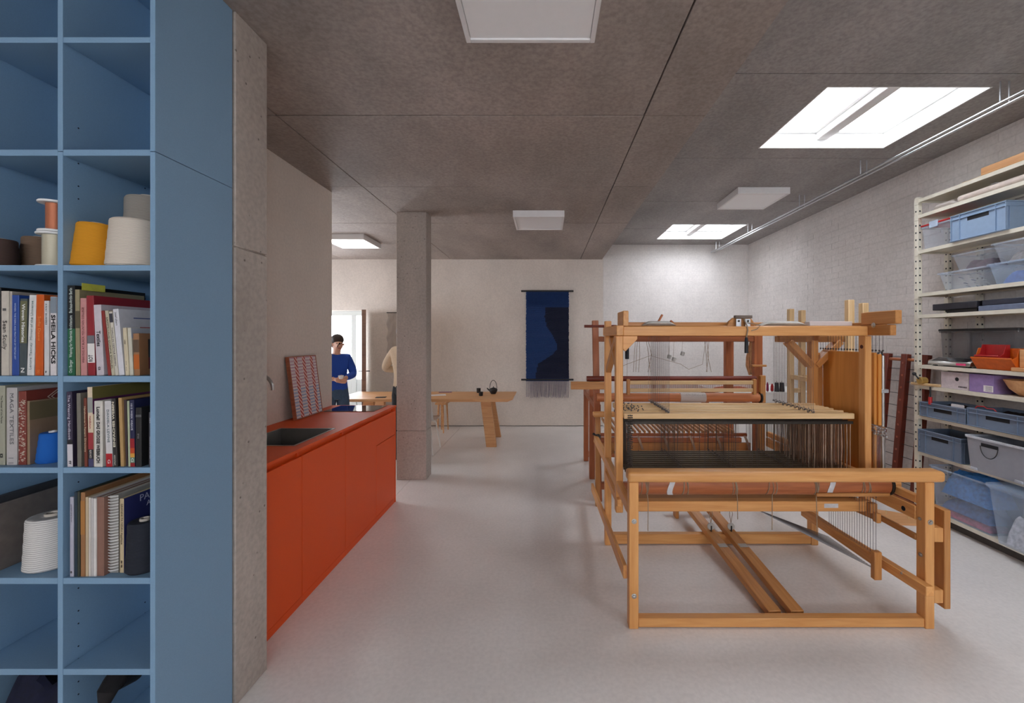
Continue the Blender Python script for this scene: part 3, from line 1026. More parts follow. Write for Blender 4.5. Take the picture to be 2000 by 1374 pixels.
M_NAVY = plain("navy_cloth", srgb(14, 18, 44), .9, var=.3, scale=60)
M_DKCLOTH = plain("charcoal_cloth", srgb(22, 20, 22), .9, var=.3, scale=60)
tag(lump("folded_cloth", cols[1][0] + .01, cols[1][1] - .01, 1.5, 1.8, Z8 + .001, Z8 + .30, M_NAVY, 3), "dark navy cloth heaped in the lowest left compartment", "cloth")
t = thing("hand_brush", (-1.55, 1.62, Z8), "black long-haired brush hanging in the lowest right compartment", "brush")
MB().tube([(wx(205, 1.5), 1.5, wz(1374, 1.5)), (wx(208, 1.5), 1.505, wz(1352, 1.5)), (wx(225, 1.53), 1.53, wz(1330, 1.53)), (wx(262, 1.68), 1.68, wz(1306, 1.68) - .02)], [.018, .03, .036, .03], 14).build("bristles", M_DKCLOTH, t)
MB().tube([(wx(205, 1.5), 1.5, Z8 + .002), (wx(205, 1.5), 1.5, wz(1374, 1.5) + .01)], .012, 10).build("handle", M_BLACK, t)
# ---------------------------------------------------------------- kitchen
KX, KW = -1.483, -2.108      # door faces, wall side
WT = .952                    # worktop height
seams = [2.055, 2.555, 3.11, 4.13]
labs = ["orange red kitchen cabinet nearest the concrete pillar", "orange red kitchen cabinet under the sink, second from the pillar",
        "wide orange red kitchen cabinet with an inset lower door at the far end"]
for k in range(3):
    y0, y1 = seams[k], seams[k + 1]
    t = thing("kitchen_cabinet", ((KX + KW) / 2, (y0 + y1) / 2, 0), labs[k], "cabinet", "kitchen base cabinets")
    for (ya, yb_) in ((y0 + .001, y0 + .018), (y1 - .018, y1 - .001)):
        MB().box(KW, KX - .02, ya, yb_, .046, WT - .019).build("side_panel", M_ORANGE, t, None, 0, False)
    MB().box(KW, KX - .02, y0 + .018, y1 - .018, .046, .064).build("bottom_panel", M_ORANGE, t, None, 0, False)
    MB().box(KW, KW + .012, y0 + .018, y1 - .018, .064, WT - .019).build("back_panel", M_ORANGE, t, None, 0, False)
    MB().box(KX - .045, KX - .03, y0 + .018, y1 - .018, WT - .08, WT - .019).build("grip_rail", M_ORANGE, t, None, 0, False)
    g = .0024
    zt = WT - .052
    if k < 2:
        MB().box(KX - .019, KX, y0 + g, y1 - g, .05, zt).build("door", M_ORANGE, t, None, .0012)
    else:
        ys, zs = 3.674, wz(872, 3.674)
        MB().prism([(y0 + g, .05), (ys - g, .05), (ys - g, zs + g), (y1 - g, zs + g), (y1 - g, zt), (y0 + g, zt)], 'x', KX - .019, KX).build("front_panel", M_ORANGE, t, None, .0012)
        MB().box(KX - .019, KX, ys + g, y1 - g, .05, zs - g).build("door", M_ORANGE, t, None, .0012)
    MB().box(KX - .021, KX - .002, y0 + .0005, y1 - .0005, 0, .046).build("plinth", M_ORANGE, t, None, .001)
tag(MB().box(KW, KX + .001, 4.132, 4.15, 0, WT - .0185).build("end_panel", M_ORANGE, None, None, .001), "thin orange red gable panel closing the kitchen run", "panel")
SX0, SX1, SY0, SY1 = -1.95, -1.545, 2.585, 3.085
HX0, HX1, HY0, HY1 = -2.0, -1.555, 3.785, 4.1
b = MB()
for r in minus(minus([(KW, KX + .004, 2.055, 4.152)], (SX0 + .012, SX1 - .012, SY0 + .012, SY1 - .012)), (HX0 + .01, HX1 - .01, HY0 + .01, HY1 - .01)):
    b.box(*r, WT - .018, WT)
tag(b.build("worktop", M_ORANGE, None, None, 0, False), "thin orange red worktop running along the kitchen wall", "worktop")
t = thing("sink", ((SX0 + SX1) / 2, (SY0 + SY1) / 2, WT), "square stainless steel sink set into the red worktop", "sink")
b = MB()
r = .012
b.box(SX0, SX1, SY0, SY0 + r, WT + .0005, WT + .003).box(SX0, SX1, SY1 - r, SY1, WT + .0005, WT + .003)
b.box(SX0, SX0 + r, SY0 + r, SY1 - r, WT + .0005, WT + .003).box(SX1 - r, SX1, SY0 + r, SY1 - r, WT + .0005, WT + .003)
b.build("rim", M_STEEL, t)
a0, a1, c0, c1 = SX0 + .0135, SX1 - .0135, SY0 + .0135, SY1 - .0135
b = MB()
for (p, q) in (((a0, a0 + .002), (c0, c1)), ((a1 - .002, a1), (c0, c1)), ((a0, a1), (c0, c0 + .002)), ((a0, a1), (c1 - .002, c1))):
    b.box(*p, *q, WT - .19, WT + .001)
b.box(a0, a1, c0, c1, WT - .192, WT - .19)
b.build("basin", plain("satin_steel", srgb(128, 126, 122), .5, .55, var=.05), t)
MB().lathe([(.045, 0), (.045, .004), (.03, .003), (.03, .001)], 24, T(-1.75, 2.85, WT - .19)).build("drain", M_DARKSTEEL, t)
t = thing("faucet", (-2.05, 2.86, WT), "brushed steel swan-neck faucet reaching out behind the pillar", "faucet")
fx, fy = -2.06, 2.86
pts = [(fx, fy, WT), (fx, fy, 1.27)] + [(fx + .1 - .1 * math.cos(a), fy, 1.27 + .1 * math.sin(a)) for a in [math.pi * k / 12 for k in range(1, 12)]] + [(fx + .2, fy, 1.262)]
MB().tube(pts, .0115, 14).build("spout", M_STEEL, t)
MB().lathe([(.024, 0), (.024, .004), (.014, .02)], 20, T(fx, fy, WT + .0006)).build("base", M_STEEL, t)
t = thing("cooktop", ((HX0 + HX1) / 2, (HY0 + HY1) / 2, WT), "black glass cooktop let into the end of the worktop", "cooktop")
tg = NT("black_glass")
tg.b.inputs["Base Color"].default_value = (.006, .006, .008, 1)
tg.b.inputs["Roughness"].default_value = .04
tg.b.inputs["Specular IOR Level"].default_value = .9
MB().box(HX0, HX1, HY0, HY1, WT + .001, WT + .006).build("glass_plate", tg.mat, t, None, .001)
b = MB()
for q in (((HX0 - .003, HX1 + .003), (HY0 - .003, HY0)), ((HX0 - .003, HX1 + .003), (HY1, HY1 + .003)), ((HX0 - .003, HX0), (HY0, HY1)), ((HX1, HX1 + .003), (HY0, HY1))):
    b.box(*q[0], *q[1], WT + .0005, WT + .005)
b.build("trim_frame", M_STEEL, t)


# framed weaving leaning on the wall
def woven_mat():
    t = NT("woven_blocks")
    tc = t.n("ShaderNodeTexCoord")
    sep = t.n("ShaderNodeSeparateXYZ")
    t.l(tc.outputs["Object"], sep.inputs[0])

    def m(op, a, b_=None):
        nd = t.n("ShaderNodeMath", operation=op)
        for i, v in enumerate((a, b_)):
            if v is None:
                continue
            if isinstance(v, (int, float)):
                nd.inputs[i].default_value = v
            else:
                t.l(v, nd.inputs[i])
        return nd.outputs[0]

    def mix(f, a, b_):
        nd = t.n("ShaderNodeMix", data_type='RGBA')
        t.l(f, nd.inputs[0])
        for i, v in ((6, a), (7, b_)):
            if isinstance(v, tuple):
                nd.inputs[i].default_value = v
            else:
                t.l(v, nd.inputs[i])
        return nd.outputs[2]
    u, v = sep.outputs[1], sep.outputs[2]
    fu = m('FRACT', m('MULTIPLY', u, 1 / .115))          # column repeat
    red = m('GREATER_THAN', fu, .62)
    fine_u = m('FRACT', m('MULTIPLY', u, 1 / .0173))
    fine_v = m('FRACT', m('MULTIPLY', v, 1 / .02))
    diag = m('GREATER_THAN', m('FRACT', m('ADD', m('MULTIPLY', u, 1 / .0346), m('MULTIPLY', v, 1 / .04))), .5)
    dot = m('MULTIPLY', m('GREATER_THAN', fine_u, .4), m('GREATER_THAN', fine_v, .4))
    low = m('LESS_THAN', v, .25)
    ground = mix(low, srgb(206, 176, 186), srgb(168, 184, 208))
    stripe = m('GREATER_THAN', m('FRACT', m('MULTIPLY', v, 1 / .026)), .55)
    base = mix(stripe, ground, srgb(232, 226, 222))
    line = m('MULTIPLY', m('GREATER_THAN', fine_u, .82), m('LESS_THAN', fine_v, .5))
    base = mix(line, base, srgb(120, 108, 140))
    redc = mix(diag, srgb(226, 192, 184), srgb(190, 92, 76))
    redc = mix(m('MULTIPLY', dot, diag), redc, srgb(158, 44, 40))
    t.l(mix(red, base, redc), t.b.inputs["Base Color"])
    t.b.inputs["Roughness"].default_value = .9
    return t.mat


t = thing("framed_weaving", (-2.04, 3.58, WT), "framed red, white and blue block weaving leaning on the kitchen wall", "artwork")
lean = math.atan2(.066, .51)
M = T(-2.005, 3.38, WT + .003) @ Matrix.Rotation(-lean, 4, 'Y')
fw = wood("frame_wood", srgb(150, 84, 58), srgb(182, 112, 80))
b = MB()
b.box(-.03, 0, 0, .008, 0, .515).box(-.03, 0, .392, .4, 0, .515).box(-.03, 0, .008, .392, 0, .008).box(-.03, 0, .008, .392, .507, .515)
b.build("frame", fw, t, M, .001)
MB().box(-.02, -.003, .008, .392, .008, .507).build("weaving", woven_mat(), t, M)
# ---------------------------------------------------------------- dining table and what stands round it
t = thing("dining_table", (-1.76, 6.36, 0), "long oak dining table with slanted plank legs by the plaster wall", "table")
TX0, TX1, TY0, TY1, TZ = -3.02, -.465, 5.94, 6.77, .75
for k in range(4):
    a, c = TY0 + (TY1 - TY0) * k / 4, TY0 + (TY1 - TY0) * (k + 1) / 4
    x1 = TX1 - .005 * (k % 2)
    b = MB().prism([(-1.275, .012), (-1.2, -.02), (1.2, -.02), (1.275, .012), (1.275, .02), (-1.275, .02)], 'y', -(c - a) / 2 + .0006, (c - a) / 2 - .0006)
    b.build("plank", M_OAK, t, T((TX0 + x1) / 2, (a + c) / 2, TZ - .02), .0015)
for sx_, xe in ((1, TX1), (-1, TX0)):
    for yb, yt in ((6.24, 6.19), (6.86, 6.58)):
        xt, xb = xe - sx_ * .42, xe - sx_ * .34
        b = MB()
        w, d = .075, .035
        vs = []
        for (xx, yy, zz) in ((xb, yb, 0), (xt, yt, TZ - .04)):
            vs += [(xx - w, yy - d, zz), (xx + w, yy - d, zz), (xx + w, yy + d, zz), (xx - w, yy + d, zz)]
        b.add(vs, [(3, 2, 1, 0), (4, 5, 6, 7), (0, 1, 5, 4), (1, 2, 6, 5), (2, 3, 7, 6), (3, 0, 4, 7)])
        o = b.build("leg", M_OAK, t, None, .003)
    beam("crossbar", xe - sx_ * .42 - .12, xe - sx_ * .42 + .12, 6.12, 6.66, TZ - .066, TZ - .041, M_OAK, t)

t = thing("wooden_stool", (-1.76, 7.25, 0), "narrow wooden stool with thin round legs behind the oak table", "stool")
beam("seat", -1.86, -1.68, 7.05, 7.45, .49, .525, M_OAK, t)
for x, y in ((-1.735, 7.12), (-1.72, 7.40), (-1.835, 7.12), (-1.835, 7.40)):
    MB().tube([(x, y, 0), (x - (.02 if x > -1.8 else -.01), y + (.03 if y < 7.2 else -.03), .49)], [.010, .017], 10).build("leg", M_OAK, t)

# white shell chair half hidden by the column
t = thing("shell_chair", (-1.78, 6.05, 0), "white shell chair with bent tube legs half hidden by the column", "chair")
M_SHELL = plain("white_shell", srgb(226, 224, 218), .45, var=.02)
for x, xs in ((-1.55, -1.6), (-1.98, -1.93)):
    MB().tube([(x, 6.18, .006), (xs, 6.14, .36), (xs - (.02 if x > -1.8 else -.02), 6.12, .405), (-1.765 + (xs + 1.765) * .6, 6.1, .42), (-1.765 + (xs + 1.765) * .6, 5.86, .42), (xs, 5.84, .38), (x, 5.76, .006)], .011, 8).build("leg_frame", M_SHELL, t)
vs, n, m = [], 14, 8
for i in range(n + 1):
    f = i / n
    if f < .55:
        y, z = 6.28 - .42 * f / .55, .445 - .02 * math.sin(math.pi * f / .55)
    else:
        g = (f - .55) / .45
        y, z = 5.86 - .09 * g - .03 * math.sin(g * 1.5), .445 + .36 * g ** 1.2
    for j in range(m + 1):
        u = j / m * 2 - 1
        vs.append((-1.765 + u * (.2 - .03 * max(0, f - .7)), y, z + .018 * u * u))
fs = [(i * (m + 1) + j, i * (m + 1) + j + 1, (i + 1) * (m + 1) + j + 1, (i + 1) * (m + 1) + j) for i in range(n) for j in range(m)]
o = MB().add(vs, fs).build("seat_shell", M_SHELL, t)
md = o.modifiers.new("thickness", 'SOLIDIFY')
md.thickness = .006

# tea things
M_IRON = plain("black_cast_iron", srgb(36, 34, 34), .6, var=.15, scale=90, bump=.2)
t = thing("teapot", (wx(963.5, 6.5), 6.5, TZ), "black cast iron teapot with a tall hoop handle on the oak table", "teapot")
x, y = wx(963.5, 6.5), 6.5
MB().lathe([(.038, .0), (.04, .006), (.055, .03), (.066, .058), (.062, .075), (.045, .086), (.03, .09)], 28, T(x, y, TZ + .0008)).build("pot", M_IRON, t)
MB().lathe([(.03, .09), (.028, .094), (.006, .098), (.005, .104), (.009, .108), (.006, .114), (.001, .115)], 20, T(x, y, TZ + .0008)).build("lid", M_IRON, t)
MB().tube([(x - .05, y, TZ + .05), (x - .075, y, TZ + .065), (x - .098, y, TZ + .09)], [.014, .01, .008], 10).build("spout", M_IRON, t)
MB().tube([(x + .055 * math.cos(a) * (1 if math.sin(a) < .4 else 1), y, TZ + .085 + .125 * math.sin(a)) for a in [math.pi * k / 16 for k in range(17)]], .0045, 8).build("handle", M_IRON, t)
for (px, yy, hh, lab) in ((934.8, 6.62, .072, "taller black tea cup standing behind the other cup"), (939.3, 6.27, .06, "low black tea cup in front of the taller one")):
    x = wx(px, yy)
    t = thing("tea_cup", (x, yy, TZ), lab, "cup", "tea cups on the oak table")
    MB().lathe([(.024, .0), (.03, .008), (.033, hh), (.03, hh), (.027, .012)], 22, T(x, yy, TZ + .0006)).build("cup_body", M_IRON, t)
M_PAPER = plain("paper", srgb(226, 220, 220), .8, var=.02, bump=0)
M_MAG = plain("plum_print", srgb(120, 70, 110), .6, var=.1)
tag(MB().box(-.12, .12, -.08, .08, 0, .0015).build("paper_sheet", M_PAPER, None, T(wx(855, 6.35), 6.35, TZ + .0006) @ Matrix.Rotation(.3, 4, 'Z')), "white paper sheet lying on the oak table by the column", "paper")
tag(MB().box(-.1, .1, -.04, .04, 0, .004).build("booklet", M_MAG, None, T(wx(870, 6.68), 6.68, TZ + .0006) @ Matrix.Rotation(.1, 4, 'Z')), "plum coloured booklet at the back of the oak table", "booklet")
tag(MB().box(-.07, .07, -.05, .05, 0, .006).build("booklet", M_BLACK, None, T(wx(744, 6.1), 6.1, TZ + .0006) @ Matrix.Rotation(.2, 4, 'Z')), "small dark notebook on the oak table beside the standing person in beige", "notebook")

# ---------------------------------------------------------------- tapestry
t = thing("tapestry", (.02, 7.64, .75), "dark blue woven wall hanging with a wavy two-tone field and long fringe", "tapestry")
YT = 7.635
S_ = F / YT
X0, X1 = (1027.5 - 1066) / S_, (1111 - 1066) / S_
ZT0, ZT1 = H + (660 - 745) / S_, H + (660 - 568) / S_
M_INDIGO = plain("indigo_wool", srgb(30, 58, 108), .95, var=.3, scale=120, bump=.3)
M_NIGHT = plain("night_blue_wool", srgb(20, 26, 52), .95, var=.3, scale=120, bump=.3)
bound = [(235, 935), (300, 930), (370, 945), (430, 985), (500, 1020), (540, 1025), (580, 990), (620, 930), (650, 880), (700, 870), (750, 860)]


def edge_at(cy):
    if cy < 228:
        return 2000
    if cy > 758:
        return 2000
    if cy <= bound[0][0]:
        return bound[0][1]
    for (a, p), (c, q) in zip(bound, bound[1:]):
        if a <= cy <= c:
            return p + (q - p) * (cy - a) / (c - a)
    return bound[-1][1]


nr, ncx = 84, 40
vs, fs, ms = [], [], []
rr = random.Random(2)
for i in range(nr * 2 + 1):
    z = ZT1 - (ZT1 - ZT0) * i / (nr * 2)
    wob0, wob1 = rr.uniform(-.006, .006), rr.uniform(-.006, .006)
    for j in range(ncx + 1):
        u = j / ncx
        x = X0 + wob0 * (j == 0) + (X1 - X0) * u + wob1 * (j == ncx)
        vs.append((x, YT - (.007 if i % 2 else 0) - .002 * math.sin(j * 1.9 + i), z))
for i in range(nr * 2):
    cy = 105 + (780 - 105) * (i + .5) / (nr * 2)
    for j in range(ncx):
        cx = 790 + (1112 - 790) * (j + .5) / ncx
        fs.append((i * (ncx + 1) + j, i * (ncx + 1) + j + 1, (i + 1) * (ncx + 1) + j + 1, (i + 1) * (ncx + 1) + j))
        ms.append(1 if cx > edge_at(cy) else 0)
b = MB().add(vs, fs)
b.m = ms
o = b.build("woven_field", [M_INDIGO, M_NIGHT], t)
md = o.modifiers.new("thickness", 'SOLIDIFY')
md.thickness = .008
md.offset = -1
for py in (569, 742):
    z = H + (660 - py) / S_
    rod("rod", ((1018 - 1066) / S_, YT - .004, z), ((1120 - 1066) / S_, YT - .004, z), .016, M_BLACK, t, 12)
b = MB()
for k in range(46):
    x = X0 + (X1 - X0) * (k + .5) / 46
    b.tube([(x, YT - .012, ZT1 - .01), (x + rr.uniform(-.004, .004), YT - .02, ZT1 - .14), (x + rr.uniform(-.006, .006), YT - .016, ZT1 - .27 - rr.uniform(0, .03))], .0045, 4)
tag(b.build("top_fringe", M_INDIGO, t), kind="stuff")
b = MB()
for k in range(44):
    x = X0 + (X1 - X0) * (k + .5) / 44
    b.tube([(x, YT, ZT0 + .01), (x + rr.uniform(-.008, .008), YT, ZT0 - .15), (x + rr.uniform(-.012, .012), YT, ZT0 - .28 - rr.uniform(0, .03))], .0038, 4)
tag(b.build("bottom_fringe", plain("grey_violet_yarn", srgb(104, 98, 122), .9, var=.5, scale=20), t), kind="stuff")

# narrow translucent weaving behind the column
t = thing("narrow_weaving", (-2.86, 7.66, 1.4), "narrow pale see-through weaving hung beside the column", "artwork")
M_GAUZE = clear_plastic("gauze", srgb(196, 186, 176), .35, .9)
vs, fs = [], []
for i in range(25):
    for j in range(7):
        vs.append((wx(756, 7.64) + .2 * j / 6 + .01 * math.sin(i * .9), 7.645 + .012 * math.sin(j * 1.7 + i * .8), wz(612, 7.64) - .85 * i / 24))
fs = [(i * 7 + j, i * 7 + j + 1, i * 7 + 8 + j, i * 7 + 7 + j) for i in range(24) for j in range(6)]
MB().add(vs, fs).build("cloth", M_GAUZE, t)
rod("rod", (wx(755, 7.64), 7.645, wz(611, 7.64)), (wx(755, 7.64) + .24, 7.645, wz(611, 7.64)), .008, M_DARKSTEEL, t, 8)
# ---------------------------------------------------------------- people
M_SKIN = plain("skin", srgb(214, 164, 138), .55, var=.05, scale=20)
M_HAIR = plain("dark_hair", srgb(52, 38, 32), .6, var=.3, scale=80, bump=.3)
M_BLUEKNIT = plain("blue_knit", srgb(36, 78, 172), .9, var=.15, scale=160, bump=.25)
M_BEIGEKNIT = plain("beige_knit", srgb(206, 184, 156), .9, var=.12, scale=160, bump=.25)
M_JEANS = plain("blue_denim", srgb(62, 84, 108), .85, var=.2, scale=120, bump=.15)
M_CHARC = plain("charcoal_trousers", srgb(34, 38, 42), .85, var=.2, scale=120, bump=.1)
M_SHOE = plain("dark_shoes", srgb(40, 38, 38), .6)
M_LIP = plain("lips", srgb(170, 96, 88), .5)


def skin_part(name, verts, edges, mat, parent, M, root=0, lv=2):
    bm = bmesh.new()
    lay = bm.verts.layers.skin.verify()
    vs = []
    for (x, y, z, r) in verts:
        v = bm.verts.new((x, y, z))
        rr = r if isinstance(r, tuple) else (r, r)
        v[lay].radius = rr
        vs.append(v)
    vs[root][lay].use_root = True
    for a, c in edges:
        bm.edges.new((vs[a], vs[c]))
    me = bpy.data.meshes.new(name)
    bm.to_mesh(me)
    bm.free()
    me.materials.append(mat)
    o = link(name, me, parent, M)
    sk = o.modifiers.new("skin", 'SKIN')
    sk.use_smooth_shade = True
    sb = o.modifiers.new("smooth", 'SUBSURF')
    sb.levels = lv
    sb.render_levels = lv
    return o


def person(label, loc, rotz, k, top_mat, leg_mat, arms, head_tilt=(0, 0)):
    """stands at loc facing -y before the turn rotz; arms: {side: (elbow, wrist)}"""
    p = thing("person", loc, label, "person")
    M = T(*loc) @ Matrix.Rotation(math.radians(rotz), 4, 'Z') @ Matrix.Scale(k, 4)
    hx, hy = head_tilt
    V = [(0, 0, .93, (.135, .1)), (0, 0, 1.1, (.12, .09)), (0, .01, 1.28, (.14, .1)), (0, .005, 1.405, .06), (hx * .3, -.01 + hy * .2, 1.455, .048),
         (hx * .7, -.02 + hy * .6, 1.535, (.066, .082)), (hx, -.012 + hy, 1.605, (.068, .085)), (hx * .6, -.07 + hy * .6, 1.49, .034), (hx * .75, -.112 + hy * .75, 1.54, .011)]
    E = [(0, 1), (1, 2), (2, 3), (3, 4), (4, 5), (5, 6), (5, 7), (5, 8)]
    hands = []
    for s in (1, -1):
        el, wr = arms[s]
        i = len(V)
        V += [(s * .15, .01, 1.365, .052), (*el, .04), (*wr, .027)]
        E += [(2, i), (i, i + 1), (i + 1, i + 2)]
        hands.append((Vector(el), Vector(wr)))
    for s in (1, -1):
        i = len(V)
        V += [(s * .085, 0, .86, .09), (s * .095, -.005, .49, .06), (s * .1, .02, .09, .038), (s * .105, -.1, .035, .034)]
        E += [(0, i), (i, i + 1), (i + 1, i + 2), (i + 2, i + 3)]
    body = skin_part("body", V, E, M_SKIN, p, M)
    # jumper
    g = .016
    SV = [(0, 0, .86, (.172, .135)), (0, 0, .98, (.16, .122)), (0, 0, 1.12, (.14, .108)), (0, .01, 1.28, (.155, .115)), (0, .005, 1.395, (.082, .075))]
    SE = [(0, 1), (1, 2), (2, 3), (3, 4)]
    for n, s in enumerate((1, -1)):
        el, wr = arms[s]
        i = len(SV)
        wv = Vector(el).lerp(Vector(wr), .88)
        SV += [(s * .155, .01, 1.362, .068), (*el, .058), (*wv, .042)]
        SE += [(3, i), (i, i + 1), (i + 1, i + 2)]
    skin_part("jumper", SV, SE, top_mat, p, M)
    b = MB()
    def oval(z, rx, ry_, cx=0, cy=0):
        return [(cx + rx * math.cos(6.2832 * q / 20), cy + ry_ * math.sin(6.2832 * q / 20), z) for q in range(20)]
    b.loft([oval(.80, .12, .1), oval(.86, .158, .118), oval(.95, .15, .112), oval(1.02, .138, .104)])
    for s in (1, -1):
        b.loft([oval(.93, .07, .1, s * .075), oval(.82, .084, .105, s * .082), oval(.66, .079, .09, s * .09), oval(.5, .068, .076, s * .096, -.004), oval(.3, .066, .074, s * .1, .01), oval(.07, .06, .068, s * .102, .015)])
    b.build("trousers", leg_mat, p, M)
    for s in (1, -1):
        MB().ball((0, 0, 0), .05, 14, 8, (1, 2.5, .85)).build("shoe", M_SHOE, p, M @ T(s * .104, -.055, .043))
    # hands with five fingers each
    for n, s in enumerate((1, -1)):
        el, wr = hands[n]
        d = (wr - el).normalized()
        side = Vector((0, 0, 1))
        side = (side - d * side.dot(d)).normalized()
        nrm = d.cross(side) * s
        b = MB()
        c = wr + d * .05
        b.tube([wr - d * .01, wr + d * .03, wr + d * .075, wr + d * .09], [.022, .032, .034, .02], 10)
        for q in range(4):
            o = side * (.024 - .016 * q)
            ln = (.07, .078, .073, .058)[q]
            st = wr + d * .08 + o
            b.tube([st, st + d * ln * .4 + nrm * .004, st + d * ln * .7 + nrm * .02, st + d * ln * .85 + nrm * .04], [.0092, .009, .0082, .0065], 8)
        st = wr + d * .035 + side * .028
        b.tube([st, st + side * .02 + d * .02 + nrm * .01, st + side * .022 + d * .05 + nrm * .026], [.012, .0105, .008], 8)
        b.build("hand", M_SKIN, p, M)
    # face and hair
    hc = Vector((hx * .85, -.016 + hy * .8, 1.57))
    for s in (1, -1):
        MB().ball(hc + Vector((s * .03, -.076, -.002)), .0065, 8, 6).build("eye", M_BLACK, p, M)
        MB().ball(hc + Vector((s * .073, .005, -.02)), .02, 8, 6, (.4, .7, 1.3)).build("ear", M_SKIN, p, M)
    MB().ball(hc + Vector((0, -.078, -.068)), .018, 8, 6, (1.2, .4, .35)).build("mouth", M_LIP, p, M)
    b = MB().ball(hc + Vector((0, .042, .046)), .097, 18, 12, (.86, .94, .84))
    b.ball(hc + Vector((0, .06, -.02)), .08, 14, 10, (.9, .7, 1.0))
    b.ball(hc + Vector((0, .118, .03)), .036, 10, 8)
    b.build("hair", M_HAIR, p, M)
    return p


person("person in a bright blue jumper and jeans looking down at a cup in hand", (-2.845, 5.70, 0), 38, .985, M_BLUEKNIT, M_JEANS,
       {1: ((.215, -.05, 1.13), (.055, -.235, 1.10)), -1: ((-.2, -.08, 1.13), (-.06, -.24, 1.09))}, (.015, -.035))
person("person in beige jumper and dark trousers, mostly hidden by the column", (-1.845, 5.5, 0), 158, 1.06, M_BEIGEKNIT, M_CHARC,
       {1: ((.33, .0, 1.13), (.1, -.2, 1.12)), -1: ((-.24, -.02, 1.13), (-.06, -.24, 1.12))})
hp = T(-2.845, 5.70, 0) @ Matrix.Rotation(math.radians(38), 4, 'Z') @ Vector((-.01, -.33, 1.085))
t = thing("tea_bowl", hp[:], "small white bowl held in both hands by the person in blue", "bowl")
MB().lathe([(.02, 0), (.026, .01), (.036, .045), (.033, .045), (.022, .012)], 20, T(*hp)).build("bowl_body", M_WHITE, t)
# ---------------------------------------------------------------- the large loom
loom = thing("floor_loom", (1.3, 3.1, 0), "large beech floor loom with many shafts and steel heddles, in the foreground", "loom")
L = loom
WD, WA = M_BEECH, M_BEECHD
M_WIRE = plain("steel_wire", srgb(96, 92, 92), .4, .8, var=.1)
M_HEDD = plain("heddle_steel", srgb(92, 84, 78), .45, .7, var=.25, scale=8)
M_HBAR = plain("bronze_heddle_bar", srgb(84, 72, 54), .5, .3, var=.1)
M_HEDL = plain("pale_heddles", srgb(186, 164, 142), .6, var=.3, scale=14)
M_HEDB = plain("brown_heddles", srgb(104, 72, 50), .7, var=.35, scale=14)
M_LIFT = plain("bright_wire", srgb(128, 124, 124), .35, .8, var=.1)
M_BOLT = plain("zinc_bolt", srgb(186, 186, 184), .3, 1.0)
M_CORD = plain("grey_cord", srgb(150, 130, 108), .9)
M_TAPE = plain("white_tape", srgb(206, 206, 208), .8)
M_GREYPL = plain("grey_nylon", srgb(176, 174, 168), .5)
M_BLTAPE = plain("black_tape", srgb(26, 28, 36), .6)


def bolt(x, y, z, axis, par, r=.012):
    Rm = {'y': Matrix.Rotation(math.pi / 2, 4, 'X'), 'x': Matrix.Rotation(-math.pi / 2, 4, 'Y')}[axis]
    MB().lathe([(r * 1.2, 0), (r * 1.2, .002), (r * .8, .003), (r * .75, .008), (r * .3, .009)], 12).build("bolt", M_BOLT, par, T(x, y, z) @ Rm)


fpL = beam("post", .463, .516, 2.33, 2.39, 0, .816, WD, L)
fpR = beam("post", 2.108, 2.160, 2.33, 2.392, 0, .816, WD, L)
for z in (.185, .60):
    bolt(.49, 2.3295, z, 'y', fpL)
bolt(2.134, 2.3295, .595, 'y', fpR)
bolt(2.1075, 2.365, .60, 'x', fpR, .008)
bolt(2.1075, 2.36, .40, 'x', fpR, .01)
beam("breast_beam", .455, 2.214, 2.318, 2.41, .816, .876, WD, L, .018, 4)
beam("foot_rail", .516, 2.108, 2.335, 2.385, .006, .057, WD, L)
beam("knee_beam", .516, 2.10, 2.70, 2.76, .50, .567, WD, L)
beam("knee_beam_back", .516, 2.06, 2.765, 2.86, .53, .562, WA, L)
beam("bracket", 2.06, 2.108, 2.665, 2.7, .502, .565, WA, L)
MB().box(1.79, 1.88, 2.6988, 2.6998, .525, .552).build("blank_label", M_TAPE, L)
# cloth roller with cords and tapes
ro = rod("cloth_roller", (.53, 2.575, .728), (2.075, 2.575, .728), .066, M_REDWOOD, L, 28)
rod("roller_axle", (2.075, 2.575, .728), (2.165, 2.575, .728), .02, WD, ro, 12)
rod("ratchet_wheel", (2.075, 2.575, .728), (2.092, 2.575, .728), .072, M_DARKSTEEL, ro, 20)
beam("axle_block", 2.094, 2.16, 2.545, 2.605, .69, .74, WD, L)
beam("lath", 1.62, 2.06, 2.508, 2.52, .668, .69, WA, L)
for px in (1247, 1325, 1395, 1432, 1512, 1590):
    pass
rr = random.Random(8)
b = MB()
for px in (1262, 1345, 1438, 1512, 1597, 1695):
    xc = wx(px, 2.5)
    for k in range(4):
        x = xc + rr.uniform(-.022, .022)
        dx = rr.uniform(-.02, .03)
        pts = [(x + dx * j / 6, 2.575 - .0685 * math.cos(math.radians(-20 + 100 * (1 - j / 6) - 30)), .728 + .0685 * math.sin(math.radians(70 - 120 * j / 6))) for j in range(7)]
        pts = [(x + dx * j / 6, 2.575 - .0685 * math.cos(math.radians(75 - 130 * j / 6)), .728 + .0685 * math.sin(math.radians(75 - 130 * j / 6))) for j in range(7)]
        if k == 0 and px in (1262, 1438, 1512, 1597):
            pts += [(x + dx * 1.2, 2.54, .62), (x + dx * 1.5 + rr.uniform(-.01, .01), 2.55, .53 - rr.uniform(0, .12))]
        b.tube(pts, .0026, 5)
tag(b.build("cords", M_CORD, L), kind="stuff")
